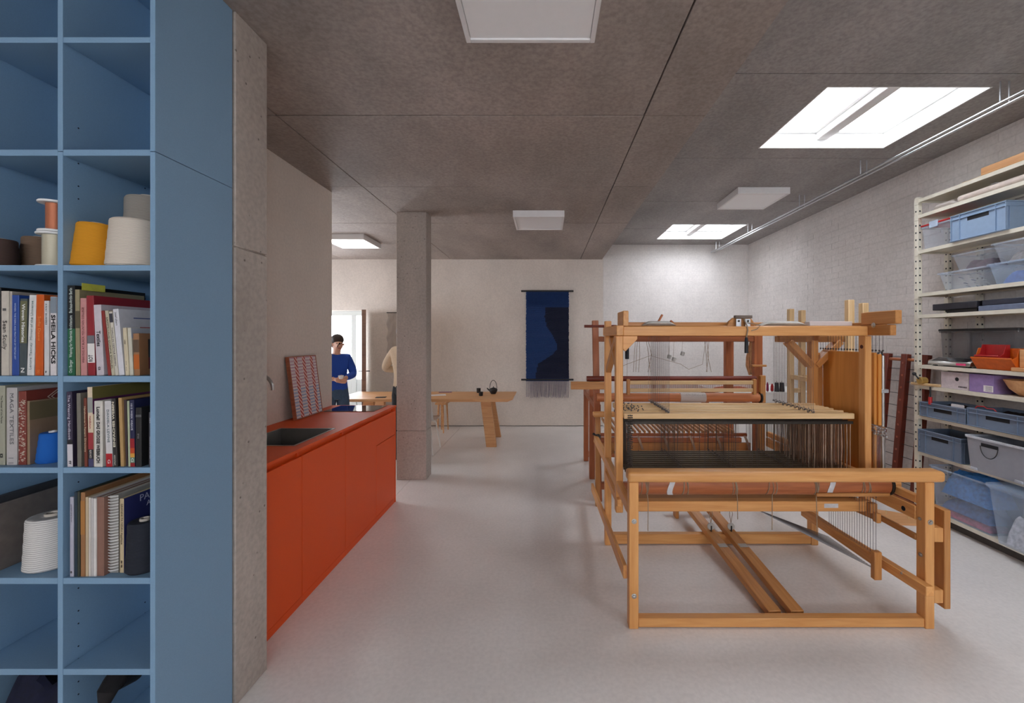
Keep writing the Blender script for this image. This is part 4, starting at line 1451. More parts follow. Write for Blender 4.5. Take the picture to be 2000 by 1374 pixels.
for px in (1312, 1626):
    xc = wx(px, 2.51)
    ring = []
    for j in range(9):
        a = math.radians(80 - 140 * j / 8)
        sh = .012 * math.sin(j * .8)
        ring.append([(xc - .016 + sh, 2.575 - .0675 * math.cos(a), .728 + .0675 * math.sin(a)), (xc + .016 + sh, 2.575 - .0675 * math.cos(a), .728 + .0675 * math.sin(a)),
                     (xc + .016 + sh, 2.575 - .0695 * math.cos(a), .728 + .0695 * math.sin(a)), (xc - .016 + sh, 2.575 - .0695 * math.cos(a), .728 + .0695 * math.sin(a))])
    MB().loft(ring).build("tape", M_TAPE, L)

# middle and castle posts
beam("post", .463, .512, 3.27, 3.33, 0, 1.75, WD, L)
aR = beam("post", 2.07, 2.125, 3.27, 3.33, 0, 1.60, WD, L)
beam("castle_post", .458, .505, 2.74, 2.80, .475, 1.632, WD, L)
dR = beam("castle_post", 2.084, 2.128, 2.74, 2.80, .475, 1.632, WD, L)
MB().lathe([(.013, -.001), (.013, .0012)], 14, T(2.0835, 2.77, 1.56) @ Matrix.Rotation(-math.pi / 2, 4, 'Y')).build("wood_knot", plain("knot", srgb(86, 34, 16), .6), dR)
beam("top_beam", .505, 2.10, 2.735, 2.79, 1.632, 1.694, WD, L)
beam("side_beam", .458, .504, 2.72, 3.36, 1.634, 1.70, WD, L)
beam("side_board", .504, .54, 2.735, 2.95, 1.696, 1.796, WD, L)
beam("side_beam", 2.1005, 2.14, 2.56, 3.36, 1.634, 1.70, WA, L)
beam("side_board", 2.1005, 2.14, 2.52, 2.80, 1.704, 1.787, WA, L)
bolt(2.1, 2.69, 1.70, 'x', L, .014)
MB().prism([(.5055, 1.632), (.5055, 1.545), (.523, 1.53), (.60, 1.61), (.60, 1.632)], 'y', 2.75, 2.79).build("gusset", WD, L, None, .002)
bar("brace", (.485, 3.25, 1.37), (.485, 2.84, 1.62), .04, .05, WA, L)
bar("brace", (.485, 2.82, 1.42), (.485, 3.1, 1.62), .036, .045, WA, L)
# T-head over the right middle post
beam("cross_head", 1.81, 2.34, 3.275, 3.325, 1.585, 1.634, WA, L)
bar("brace", (1.90, 3.30, 1.59), (2.08, 3.30, 1.40), .045, .085, WA, L, up=(0, 1, 0))
bar("brace", (2.30, 3.30, 1.59), (2.11, 3.30, 1.40), .045, .085, WA, L, up=(0, 1, 0))
beam("floor_rail", .512, 2.07, 3.275, 3.325, .008, .085, WD, L)
# rear posts and back beam
beam("post", .478, .522, 4.02, 4.07, 0, .86, WA, L)
beam("post", 2.05, 2.10, 4.02, 4.07, 0, .86, WA, L)
beam("back_beam", .455, 2.125, 4.0, 4.085, .86, .905, WD, L, .01, 2)
# side rails
beam("side_rail", .462, .500, 2.39, 4.02, .62, .686, WD, L)
beam("side_rail", .460, .490, 2.7, 3.27, .53, .58, WD, L)
bar("side_rail", (.452, 2.39, .285), (.450, 4.06, .175), .022, .075, WD, L)
beam("side_rail", 2.108, 2.14, 2.392, 4.02, .677, .723, WD, L)
r2 = beam("side_rail", 2.104, 2.134, 2.392, 4.02, .582, .662, WD, L)
MB().lathe([(.014, -.001), (.014, .001)], 14, T(2.1035, 2.47, .615) @ Matrix.Rotation(-math.pi / 2, 4, 'Y')).build("bore", M_HOLE, r2)
beam("thin_rail", 2.105, 2.125, 2.392, 2.68, .465, .50, WA, L)
bar("thin_rail", (2.11, 2.68, .48), (2.02, 3.27, .47), .03, .05, WA, L)
beam("stop_block", 2.075, 2.104, 2.63, 2.67, .455, .515, WD, L)
lr = bar("lower_rail", (2.078, 2.27, .245), (2.045, 3.27, .235), .045, .055, WD, L)
bolt(2.0555, 2.42, .262, 'x', lr, .009)
# outer cheek at the right
beam("cheek_board", 2.214, 2.25, 2.33, 2.47, .11, .66, WA, L)
beam("spacer", 2.160, 2.214, 2.335, 2.385, .48, .56, WD, L)
beam("spacer", 2.160, 2.214, 2.335, 2.385, .14, .215, WD, L)
# left-hand small fittings on the rail
beam("axle_block", .516, .552, 2.545, 2.605, .69, .74, WD, L)
MB().ball((.535, 2.56, .755), .016, 8, 6).build("wing_nut", M_BOLT, L)
MB().tube([(.515, 2.56, .75), (.535, 2.56, .775), (.555, 2.56, .75)], .005, 6).build("wing_nut", M_BOLT, L)
# treadles
for (xn, xf) in ((1.315, 1.25), (1.445, 1.42)):
    td = bar("treadle", (xn, 2.41, .03), (xf, 3.75, .15), .075, .045, WA, L)
    px_, py_ = xn + (xf - xn) * .48, 2.41 + 1.34 * .48
    MB().box(px_ - .03, px_ + .03, py_ - .03, py_ + .03, .1105, .112).build("blank_sticker", M_GREYPL, td)
    xp, yp, zp = xn + (xf - xn) * .62, 2.41 + 1.34 * .62, .15
    MB().lathe([(.026, -.006), (.028, 0), (.026, .006)], 22, T(xp, yp, .163) @ Matrix.Rotation(math.pi / 2, 4, 'X')).build("pulley", M_GREYPL, td)
    MB().box(xp - .004, xp + .004, yp - .012, yp + .012, .125, .17).build("pulley_fork", M_DARKSTEEL, td)
    MB().tube([(xp, yp, .188), (xp - .012, yp, .26), (xp, yp, .31), (xp + .012, yp, .26), (xp, yp, .188)], .0022, 5).build("cord_loop", M_CORD, td)
    MB().tube([(xp, yp, .31), (xp, yp, .34), (xp, 2.82, .528)], .0035, 6).build("snap_hook", M_DARKSTEEL, td)
beam("treadle_axle", 1.14, 1.56, 3.76, 3.82, .1, .19, WA, L)
for xx in (1.16, 1.53):
    beam("axle_stand", xx, xx + .03, 3.75, 3.83, 0, .1, WA, L)

# wires of the shedding gear
b = MB()
for k in range(20):
    y = 2.55 + .42 * k / 19
    b.wire((2.005, y, .30), (2.005, y, .66), .0014)
    b.wire((2.005, y, .21), (1.30 + .004 * k, 2.79 + .004 * k, .528 - .003 * k), .0014)
tag(b.build("pull_wires", M_WIRE, L), kind="stuff")
beam("pulley_bar", 1.985, 2.025, 2.545, 3.27, .235, .30, WA, L)
beam("bar_end", 1.982, 2.028, 2.53, 2.565, .155, .325, WA, L)
for k in range(20):
    pass
b = MB()
for k in range(20):
    y = 2.55 + .42 * k / 19
    b.ball((2.005, y, .655), .006, 6, 4)
tag(b.build("wire_beads", M_DARKSTEEL, L), kind="stuff")
bar("bead_bar", (2.005, 2.54, .675), (2.005, 3.28, .675), .03, .03, WA, L)

# shafts with heddles and lift wires
rr = random.Random(3)
NSH = 10
for i in range(NSH):
    y = 2.80 + .0505 * i
    dz = rr.uniform(-.005, .004) if i else 0
    sh = beam("shaft", .522, 2.06, y, y + .02, 1.077, 1.114 + dz, M_PINE, L, .003)
    MB().box(.53, 2.055, y + .006, y + .014, 1.042, 1.06).build("heddle_bar", M_DARKSTEEL, sh)
    MB().box(.53, 2.055, y + .004, y + .02, .722, .738).build("lower_heddle_bar", M_HBAR, sh)
    b = MB()
    xs = []
    for k in range(10):
        xs.append((.545 + rr.random() * .03, .0014))
    for c, n, w in ((.8, 2, .12), (.905, 6, .025), (1.08, 3, .16), (1.27, 6, .025), (1.45, 3, .16), (1.64, 6, .025), (1.72, 2, .06)):
        for k in range(n):
            xs.append((c + rr.gauss(0, w * .5), .0009))
    for xc in (.915, 1.27, 1.65):
        for q in range(3):
            b.ball((xc + rr.uniform(-.012, .012), y + .012, .744 + .006 * q), .005, 6, 4)
    for x, r in xs:
        if .54 < x < 1.76:
            b.wire((x, y + .01, 1.045), (x + rr.uniform(-.003, .003), y + .01, .735), r)
            if rr.random() < .25:
                b.ball((x, y + .01, .742), .0035, 5, 3)
    tag(b.build("heddles", M_HEDD, sh), kind="stuff")
    b = MB()
    for k in range(20):
        b.mi = 1 if rr.random() < .3 else 0
        x = 1.775 + .27 * (k + rr.random() * .8) / 20
        b.tube([(x, y + .01, 1.045), (x + rr.uniform(-.004, .004), y + .01, .89), (x, y + .01, .735)], rr.uniform(.0014, .0026), 4, False)
    tag(b.build("heddle_bundle", [M_HEDB, M_HEDL], sh), kind="stuff")
    b = MB()
    for xw in (.82, 1.79):
        jit = .012 if xw < 1 else 0
        b.wire((xw, y + .011, 1.12), (xw, y + .011, 1.65), .0012)
        b.wire((xw + jit, y + .0275, 1.12), (xw + jit, y + .0275, 1.65), .0012)
        b.wire((xw - jit, y + .044, 1.12), (xw - jit, y + .044, 1.65), .0012)
        b.tube([(xw + .004, y + .028, 1.1), (xw + .004, y + .028, 1.118), (xw - .006, y + .028, 1.135)], .003, 5)
        b.tube([(xw, y + .011, 1.108), (xw - .008, y + .011, 1.125), (xw, y + .011, 1.145), (xw + .008, y + .011, 1.125), (xw, y + .011, 1.108)], .0022, 5)
        b.ball((xw + .005, y + .011, 1.122), .006, 6, 4)
        b.ball((xw - .01, y + .03, 1.13), .006, 6, 4)
    tag(b.build("lift_wires", M_LIFT, sh), kind="stuff")
b = MB()
for k in range(90):
    y = 2.8 + rr.random() * .5
    x = .53 + rr.random() * .05 * (1 + (k % 3))
    b.ball((x, y, 1.125 + rr.random() * .012), .005, 5, 3)
tag(b.build("chain_hooks", M_WIRE, L), kind="stuff")
b = MB()
for i in range(8):
    x = .545 + .004 * i
    for k in range(26):
        z = .74 + k * .0145
        b.ball((x + rr.uniform(-.003, .003), 2.785 + rr.uniform(-.01, .01), z), .0045, 5, 3)
tag(b.build("chain_bundle", plain("dark_chain", srgb(92, 86, 80), .45, .7), L), kind="stuff")

cl = bar("arm", (.47, 4.0, .64), (.50, 3.62, .61), .03, .03, WD, L)
MB().tube([(.455, 4.02, .70), (.475, 4.0, .69), (.50, 3.98, .695)], [.012, .008, .012], 8).build("thumb_screw", M_BLACK, cl)
MB().box(.49, .52, 3.96, 4.0, .66, .70).build("clamp_jaw", M_DARKSTEEL, cl, None, .003)

# the wires' guide blocks on top
for x in (.82, 1.79):
    beam("wire_guide", x - .03, x + .045, 2.79, 3.33, 1.65, 1.675, WA, L)
beam("long_lath", .54, 2.10, 2.93, 2.97, 1.70, 1.728, WA, L)
beam("guide_carrier", .504, 2.1005, 2.80, 2.84, 1.6755, 1.70, WA, L)
beam("guide_carrier", .504, 2.1005, 3.27, 3.31, 1.6755, 1.70, WA, L)

# lever box cheek on the right
M_CHK = M_PLY
beam("lever_cheek", 2.19, 2.21, 2.80, 3.32, .66, 1.52, M_PLY, L, .003)
beam("cheek_post", 2.13, 2.20, 3.332, 3.37, .585, 1.50, WA, L)
beam("cheek_edge", 2.2105, 2.235, 2.79, 2.815, 1.035, 1.51, M_PLY, L)
for z in (1.43, 1.12):
    beam("peg", 2.135, 2.19, 2.84, 2.87, z, z + .025, WA, L)
b = MB()
for k in range(22):
    y = 2.74 + .62 * k / 21
    x = 2.2
    b.wire((x, y, 1.52 if y > 2.8 else 1.52), (x, y, 1.70), .0015)
    b.ball((x, y, 1.535), .007, 6, 4)
tag(b.build("lever_wires", M_WIRE, L), kind="stuff")
beam("wire_hanger", 2.185, 2.215, 2.72, 3.38, 1.70, 1.725, WA, L)
b = MB()
for k in range(9):
    y = 2.69 + .1 * k / 8
    b.wire((2.175, y, .72), (2.175, y, 1.04), .0014)
    for q in range(3):
        b.ball((2.175 + rr.uniform(-.012, .012), y, .985 + .02 * q), .0075, 6, 4)
tag(b.build("eyelet_wires", M_GALV, L), kind="stuff")
rod("eyelet_bar", (2.175, 2.68, 1.04), (2.175, 2.80, 1.04), .005, M_GALV, L, 8)
sp_ = rod("steel_upright", (2.262, 2.82, .70), (2.262, 2.82, 1.50), .0125, M_STEEL, L, 12)
MB().box(2.236, 2.29, 2.80, 2.84, 1.25, 1.275).build("clamp", M_GALV, sp_, None, .003)
MB().tube([(2.262, 2.82, 1.5), (2.255, 2.82, 1.53), (2.235, 2.82, 1.52), (2.225, 2.815, 1.5)], .006, 8).build("hook_end", M_BLACK, sp_)

# pulley head in the middle of the top beam
hd = MB().prism([(1.205, 1.6945), (1.225, 1.73), (1.255, 1.755), (1.365, 1.755), (1.385, 1.73), (1.395, 1.6945)], 'y', 2.80, 2.83).build("pulley_head", WA, L, None, .003)
MB().box(1.252, 1.365, 2.772, 2.80, 1.748, 1.768).build("cap_bar", plain("grey_brown_bar", srgb(112, 98, 88), .6), hd, None, .002)
for x in (1.275, 1.336):
    MB().box(x - .017, x + .017, 2.775, 2.779, 1.695, 1.745).build("steel_plate", M_GALV, hd, None, .001)
    MB().lathe([(.007, -.003), (.007, .003)], 10, T(x, 2.774, 1.73) @ Matrix.Rotation(math.pi / 2, 4, 'X')).build("screw", M_DARKSTEEL, hd)
MB().tube([(1.305, 2.77, 1.745), (1.306, 2.728, 1.70), (1.312, 2.726, 1.67), (1.303, 2.727, 1.62)], .0045, 6).build("pull_cord", M_CORD, hd)
MB().tube([(1.33, 2.77, 1.72), (1.40, 2.74, 1.70), (1.37, 2.726, 1.675), (1.335, 2.726, 1.665)], .003, 6).build("pull_cord", M_CORD, hd)
MB().tube([(1.303, 2.727, 1.622), (1.303, 2.727, 1.60), (1.303, 2.727, 1.52)], [.008, .011, .0125], 12).build("cord_grip", M_BLTAPE, hd)

# paper and cloth lying on top of the loom
M_PALE = plain("pale_wrapping", srgb(196, 192, 184), .7)
for (x0, x1, lab) in ((.66, .88, "pale plastic bundle on the loom's top beam, left of the pulley head"), (1.46, 1.77, "pale plastic bundle on the loom's top beam, right of the pulley head")):
    b = MB()
    n = 10
    rings = []
    for i in range(n + 1):
        u = i / n
        hh = .030 * min(1, 5 * u, 5 * (1 - u)) ** .6 + .002
        rings.append([(x0 + (x1 - x0) * u, 2.875 + .045 * math.cos(a), 1.7015 + hh * (.5 + .5 * math.sin(a))) for a in [2 * math.pi * k / 12 for k in range(12)]])
    b.loft(rings)
    tag(b.build("wrapped_bundle", M_PALE), lab, "bundle", "pale bundles on the loom")
tag(MB().box(1.80, 2.09, 2.862, 2.92, 1.7012, 1.731).build("paper_stack", M_PAPER, None, None, .002), "flat white paper roll on the loom's top beam at the right", "paper")

# ---------------------------------------------------------------- the second loom behind
loom2 = thing("floor_loom", (1.3, 4.7, 0), "older red brown floor loom standing behind the large one", "loom")
L = loom2
RW = M_REDWOOD
M_WARPB = wood("warm_beam_wood", srgb(176, 104, 62), srgb(204, 132, 86), 0.45)
bar("post", (.525, 4.17, 0), (.49, 4.17, 1.79), .06, .055, RW, L, up=(0, 1, 0))
beam("post", 2.06, 2.14, 4.14, 4.2, 0, 1.66, RW, L)
beam("post", 2.06, 2.15, 4.80, 4.87, 0, 1.60, RW, L)
beam("post", .50, .56, 4.80, 4.87, 0, 1.12, RW, L)
beam("post", .50, .56, 5.5, 5.57, 0, .95, RW, L)
beam("post", 2.06, 2.14, 5.5, 5.57, 0, .95, RW, L)
beam("top_rail", .52, 2.06, 4.15, 4.2, 1.58, 1.632, RW, L)
beam("side_top_rail", 2.07, 2.13, 4.2, 4.87, 1.6, 1.65, RW, L)
rod("dowel", (.38, 4.15, 1.733), (.70, 4.15, 1.733), .014, M_MAHOG, L, 10)
bar("lever", (1.04, 4.18, 1.635), (1.16, 4.18, 1.85), .018, .026, RW, L, up=(0, 1, 0))
bar("lever", (1.42, 4.18, 1.64), (1.24, 4.18, 1.79), .018, .026, RW, L, up=(0, 1, 0))
beam("lever_bar", .6, 2.0, 4.15, 4.19, 1.632, 1.66, RW, L)
beam("side_arm", .245, .62, 4.085, 4.135, 1.115, 1.19, M_BEECHD, L)
rod("breast_roller", (.40, 4.12, 1.218), (2.06, 4.12, 1.218), .026, M_MAHOG, L, 14)
beam("reed_cap", .80, 2.0, 4.04, 4.065, 1.168, 1.205, M_PINE, L)
beam("reed_sill", .80, 2.0, 4.04, 4.065, 1.095, 1.13, M_PINE, L)
b = MB()
for k in range(130):
    x = .82 + 1.16 * k / 129
    b.box(x, x + .003, 4.049, 4.056, 1.13, 1.168)
tag(b.build("reed_dents", M_REDWOOD, L), kind="stuff")
for x in (.78, 1.995):
    beam("reed_end", x, x + .03, 4.03, 4.075, 1.07, 1.22, M_BEECHD, L)
wbm = rod("warp_beam", (.50, 4.14, 1.03), (2.10, 4.14, 1.03), .043, M_WARPB, L, 22)
rod("wound_yarn", (1.32, 4.14, 1.03), (1.57, 4.14, 1.03), .048, yarn("wound_white", srgb(206, 198, 192), .9, 420, .3), wbm, 22)
beam("beam_bracket", 2.10, 2.15, 4.10, 4.14, .98, 1.25, M_BEECHD, L)
beam("crank_stop", 2.02, 2.16, 4.10, 4.14, 1.335, 1.355, M_BEECHD, L)
rod("ratchet", (2.10, 4.14, 1.03), (2.118, 4.14, 1.03), .06, M_DARKSTEEL, L, 18)
beam("side_rail", .50, .55, 4.2, 5.5, .88, .95, RW, L)
beam("side_rail", 2.07, 2.12, 4.2, 5.5, .88, .95, RW, L)
for y in (4.25, 5.4):
    beam("floor_rail", .55, 2.07, y, y + .05, .08, .15, RW, L)
beam("lamm_bar", .50, 1.97, 4.22, 4.26, .565, .612, RW, L)
beam("lamm_board", .50, 2.06, 4.22, 4.245, .45, .562, M_BEECHD, L)
for k in range(26):
    x = .66 + .05 * k
    bar("lamm", (x, 4.27, .66), (x - .02, 4.78, .70), .016, .03, M_BEECHD, L, .002)
b = MB()
beam("lamm_rest", .56, 2.05, 4.27, 4.30, .612, .645, RW, L)
for px in (1250, 1301, 1352, 1404, 1459, 1511):
    x = wx(px, 4.2)
    ring = []
    for j in range(7):
        u = j / 6
        yy = 4.212 - .016 * math.sin(math.pi * u)
        zz = .635 - .14 * u
        sh = -.02 + .05 * u
        ring.append([(x + sh - .012, yy, zz), (x + sh + .012, yy, zz), (x + sh + .012, yy - .003, zz), (x + sh - .012, yy - .003, zz)])
    MB().loft(ring).build("strap", plain("webbing", srgb(168, 142, 122), .9) if px == 1250 else bpy.data.materials["webbing"], L)
b = MB()
for (px, n_) in ((1240, 3), (1262, 2), (1375, 3)):
    for k in range(n_):
        x = wx(px + 4 * k, 4.18)
        b.tube([(x, 4.16, 1.58), (x + rr.uniform(-.03, .03), 4.15, 1.45), (x + rr.uniform(-.04, .04), 4.15, 1.28)], .0025, 4)
b.tube([(wx(1216, 4.15), 4.15, wz(715, 4.15)), (wx(1270, 4.15), 4.15, wz(695, 4.15)), (wx(1330, 4.15), 4.15, wz(712, 4.15)), (wx(1345, 4.15), 4.15, wz(722, 4.15)), (wx(1372, 4.15), 4.15, wz(712, 4.15)), (wx(1378, 4.15), 4.15, wz(668, 4.15))], .0025, 4)
tag(b.build("loose_cords", M_CORD, L), kind="stuff")
for px, py in ((1306, 697), (1315, 702), (1332, 691)):
    x, z = wx(px, 4.15), wz(py, 4.15)
    MB().lathe([(.016, 0), (.02, .004), (.02, .036), (.014, .04)], 12, T(x, 4.15, z - .02) @ Matrix.Rotation(.3, 4, 'Y')).build("clip_weight", M_GREYPL, L)
    MB().tube([(x, 4.15, z + .018), (x + .01, 4.16, 1.58)], .0015, 4).build("weight_cord", M_CORD, L)
for px in (1224,):
    x = wx(px, 4.15)
    MB().tube([(x, 4.13, 1.60), (x, 4.13, 1.55), (x, 4.13, 1.41)], [.012, .02, .02], 10).build("cord_grip", M_BLTAPE, L)
    MB().tube([(x, 4.13, 1.41), (x, 4.13, 1.22)], .002, 4).build("grip_cord", M_CORD, L)

# bundle of raffia on the second loom
t = thing("raffia_bundle", (wx(1466, 4.3), 4.32, 1.25), "loose bundle of straw coloured raffia hanging beside the loom post", "raffia")
b = MB()
for k in range(46):
    a, q = rr.uniform(0, 6.28), rr.uniform(.01, .05)
    x0, y0 = wx(1466, 4.32), 4.32
    b.tube([(x0 + .006 * math.cos(a), y0 + .006 * math.sin(a), 1.585), (x0 + q * math.cos(a), y0 + q * .6 * math.sin(a), 1.42), (x0 + q * 1.1 * math.cos(a), y0 + q * .6 * math.sin(a), 1.33), (x0 + .015 * math.cos(a), y0 + .01 * math.sin(a), 1.235)], .0032, 4)
tag(b.build("strands", plain("straw", srgb(216, 170, 124), .85, var=.2), t), kind="stuff")
MB().lathe([(.017, 0), (.019, .006), (.017, .012)], 14, T(wx(1466, 4.32), 4.32, 1.25)).build("binding", M_CORD, t)
MB().tube([(wx(1466, 4.32), 4.32, 1.58), (wx(1466, 4.32), 4.2, 1.635), (wx(1466, 4.32), 4.17, 1.665)], .004, 5).build("hanging_cord", M_CORD, t)

# tall pine stand by the brick wall
t = thing("pine_stand", (2.92, 4.4, 0), "tall pale pine frame stand between the looms and the brick wall", "stand")
for (x, y, z) in ((2.857, 3.95, 1.975), (2.99, 3.95, 1.945), (2.857, 4.9, 1.955), (2.99, 4.9, 1.94)):
    beam("post", x - .028, x + .028, y - .03, y + .03, 0, z, M_PINE, t)
for x in (2.857, 2.99):
    for z in (.12, .62, 1.14):
        beam("rung", x - .018, x + .018, 3.98, 4.87, z, z + .05, M_PINE, t)
for y in (3.95, 4.9):
    for z in (.3, .98):
        beam("crosspiece", 2.885, 2.962, y - .018, y + .018, z, z + .05, M_PINE, t)

# white work table in the far corner with cones and bobbins
t = thing("work_table", (3.0, 6.0, 0), "white work table in the corner under the far skylight", "table")
MB().box(2.35, 3.6, 5.6, 6.5, .86, .89).build("table_top", M_WHITE, t, None, .003)
MB().box(2.36, 3.59, 5.605, 5.62, .1, .86).build("front_panel", M_WHITE, t, None, .003)
for x, y in ((2.38, 6.46), (3.57, 6.46)):
    beam("leg", x - .025, x + .025, y - .025, y + .025, 0, .86, M_WHITE, t)
beam("leg", 2.36, 2.41, 5.625, 5.675, 0, .86, M_WHITE, t)
beam("leg", 3.54, 3.59, 5.625, 5.675, 0, .86, M_WHITE, t)
tag(lump("red_cloth", 2.42, 2.85, 5.7, 6.1, .8905, .935, plain("coral_cloth", srgb(206, 110, 88), .9, var=.2), 9), "coral red cloth spread on the white work table", "cloth")
for (px, h_, r_, c_, lab) in ((1499, .12, .016, (134, 26, 62), "wine red slender bobbin on the white work table"), (1508, .1, .02, (176, 40, 40), "red bobbin beside the wine red one")):
    x = wx(px, 5.66)
    t = thing("bobbin", (x, 5.66, .89), lab, "bobbin", "bobbins on the work table")
    MB().lathe([(r_ * .6, 0), (r_, .01), (r_ * .9, h_ * .7), (r_ * .25, h_)], 14, T(x, 5.66, .9)).build("thread", yarn("bobbin_%d" % px, srgb(c_), .8, 600), t)
    MB().lathe([(r_ * .7, 0), (r_ * .7, .01)], 12, T(x, 5.66, .8905)).build("foot", M_CARD, t)
for (px, lab) in ((1517, "black thread cone on the white work table, left of the pair"), (1527, "black thread cone on the white work table, right of the pair")):
    x = wx(px, 5.68)
    t = thing("thread_cone", (x, 5.68, .89), lab, "thread cone", "black cones on the work table")
    MB().lathe([(.03, 0), (.032, .006), (.026, .12), (.022, .122)], 18, T(x, 5.68, .8905)).build("thread", yarn("black_thread_%d" % px, srgb(30, 32, 42), .8, 600), t)
    MB().lathe([(.008, .12), (.008, .145)], 10, T(x, 5.68, .8905)).build("core", M_CARD, t)
# ---------------------------------------------------------------- storage rack along the brick wall
RX0, RX1 = 3.385, 3.66
RY0, RY1 = 1.95, 3.86
RZ = [2.876, 2.733, 2.41, 2.02, 1.826, 1.374, 1.19, .917, .591, .107]
rack = thing("storage_rack", (3.54, 2.9, 0), "cream metal storage rack full of boxes along the white brick wall", "rack")
for (x, y) in ((RX0, RY1), (RX1 + .001, RY1), (RX0, RY0), (RX1 + .001, RY0), (RX1 + .001, 2.9 + .68)):
    p = beam("post", x, x + (.04 if x < 3.5 else .034), y - .04 if y != RY0 else y, y if y != RY0 else y + .04, 0, 2.9 if x < 3.5 else 2.86, M_RACK, rack, .002)
    if y > 3.5:
        b = MB()
        for k in range(42):
            z = .1 + k * .065
            b.box(x - .0006, x + .001, y - .026, y - .014, z, z + .014) if x < 3.5 else b.box(x - .0006, x + .001, y - .026, y - .014, z, z + .014)
            b.box(x + .012, x + .026, y - .0406, y - .0395, z, z + .014)
        tag(b.build("slots", M_HOLE, p, None, 0, False), kind="stuff")
for k, z in enumerate(RZ):
    b = MB().box(RX0 + .002, RX1, RY0 + .041, RY1 - .042, z - .012, z)
    b.box(RX0 - .002, RX0 + .002, RY0 + .041, RY1 - .042, z - .03, z + .001)
    b.box(RX1 - .003, RX1, RY0 + .041, RY1 - .042, z - .03, z - .012)
    b.box(RX0 + .002, RX1, RY1 - .044, RY1 - .042, z - .03, z - .012)
    b.build("shelf", M_RACK, rack, None, .001)
    MB().box(RX0 - .004, RX0 + .012, RY1 - .048, RY1 - .008, z - .045, z - .002).build("bracket", M_RACK, rack, None, .001)
MB().box(RX0 + .06, RX1, RY0 + .05, RY1 - .05, 0.001, .075).build("plinth", plain("dark_plinth", srgb(72, 66, 62), .7), rack)


def ry(px, X):
    return X * F / (px - 1066)


M_CRATE = plain("blue_grey_crate", srgb(112, 128, 150), .45, var=.04)
M_CRATEL = plain("light_blue_crate", srgb(138, 160, 186), .45, var=.04)
M_CLEAR = clear_plastic("clear_plastic", srgb(214, 222, 232), .76)
M_CLEARB = clear_plastic("bluish_clear_plastic", srgb(196, 214, 234), .72)
M_SMOKE = clear_plastic("smoky_plastic", srgb(120, 118, 120), .6)
M_SLOT = plain("handle_shadow", srgb(26, 26, 30), .9)


def crate(label, y0, y1, z0, h, mat, x0=3.362, x1=3.652, ribs=4, slot=(.3, .68), group="euro crates on the rack"):
    """open stacking crate, long side to the room"""
    t = thing("stacking_crate", ((x0 + x1) / 2, (y0 + y1) / 2, z0), label, "crate", group)
    z0 += .0012
    w = .004
    b = MB()
    i = .01
    b.box(x0 + i, x0 + i + w, y0 + i, y1 - i, z0, z0 + h).box(x1 - i - w, x1 - i, y0 + i, y1 - i, z0, z0 + h)
    b.box(x0 + i + w, x1 - i - w, y0 + i, y0 + i + w, z0, z0 + h).box(x0 + i + w, x1 - i - w, y1 - i - w, y1 - i, z0, z0 + h)
    b.box(x0 + i + w, x1 - i - w, y0 + i + w, y1 - i - w, z0, z0 + w)
    b.build("shell", mat, t, None, 0, False)
    for (za, zb) in ((z0 + h - .008, z0 + h), (z0 + h - .04, z0 + h - .035), (z0 + .003, z0 + .009)):
        b = MB()
        b.box(x0, x0 + i, y0, y1, za, zb).box(x1 - i, x1, y0, y1, za, zb).box(x0 + i, x1 - i, y0, y0 + i, za, zb).box(x0 + i, x1 - i, y1 - i, y1, za, zb)
        b.build("rim", mat, t, None, .001, False)
    for k in range(ribs):
        y = y0 + .004 + (y1 - y0 - .012) * (0, .17, .83, 1)[k % 4]
        MB().box(x0 + .001, x0 + i, y, y + .004, z0 + .009, z0 + h - .04).build("rib", mat, t, None, 0, False)
        MB().box(x0 + .001, x0 + i, y, y + .004, z0 + h - .035, z0 + h - .008).build("rib", mat, t, None, 0, False)
    for k in range(3):
        x = x0 + .03 + (x1 - x0 - .064) * k / 2
        MB().box(x, x + .004, y0 + .001, y0 + i, z0 + .009, z0 + h - .04).build("rib", mat, t, None, 0, False)
    ya, yb_ = y0 + (y1 - y0) * slot[0], y0 + (y1 - y0) * slot[1]
    MB().box(x0 + .0085, x0 + .0098, ya, yb_, z0 + h - .062 - .008, z0 + h - .041).build("handle_slot", M_SLOT, t, None, 0, False)
    return t


def clear_box(label, y0, y1, z0, h, mat=M_CLEAR, x0=3.40, x1=3.65, taper=.03, lid=None, group="clear boxes on the rack", wall=.003):
    """tapered see-through box, rim turned out"""
    t = thing("clear_box", ((x0 + x1) / 2, (y0 + y1) / 2, z0), label, "box", group)
    z0 += .0012

    def ring(f, z, o=0):
        tp = taper * (1 - f)
        a, c, d, e = x0 + tp + o, x1 - tp - o, y0 + tp + o, y1 - tp - o
        r = .02
        pts = []
        for (cx, cy, a0) in ((c - r, e - r, 0), (a + r, e - r, 90), (a + r, d + r, 180), (c - r, d + r, 270)):
            for q in range(4):
                an = math.radians(a0 + 30 * q)
                pts.append((cx + r * math.cos(an), cy + r * math.sin(an), z))
        return pts
    b = MB().loft([ring(0, z0), ring(.5, z0 + h * .5), ring(1, z0 + h)], cap=False)
    b.add(ring(0, z0), [tuple(range(16))])
    b.build("body", mat, t)
    b = MB().loft([ring(1, z0 + h - .012, -.009), ring(1, z0 + h, -.009), ring(1, z0 + h, 0.0005), ring(1, z0 + h - .012, 0.0005), ring(1, z0 + h - .012, -.009)], cap=False)
    b.build("rim", mat, t)
    if lid:
        MB().loft([ring(1, z0 + h + .001, -.012), ring(1, z0 + h + .018, -.012), ring(1, z0 + h + .021, -.006)]).build("lid", lid, t)
    return t


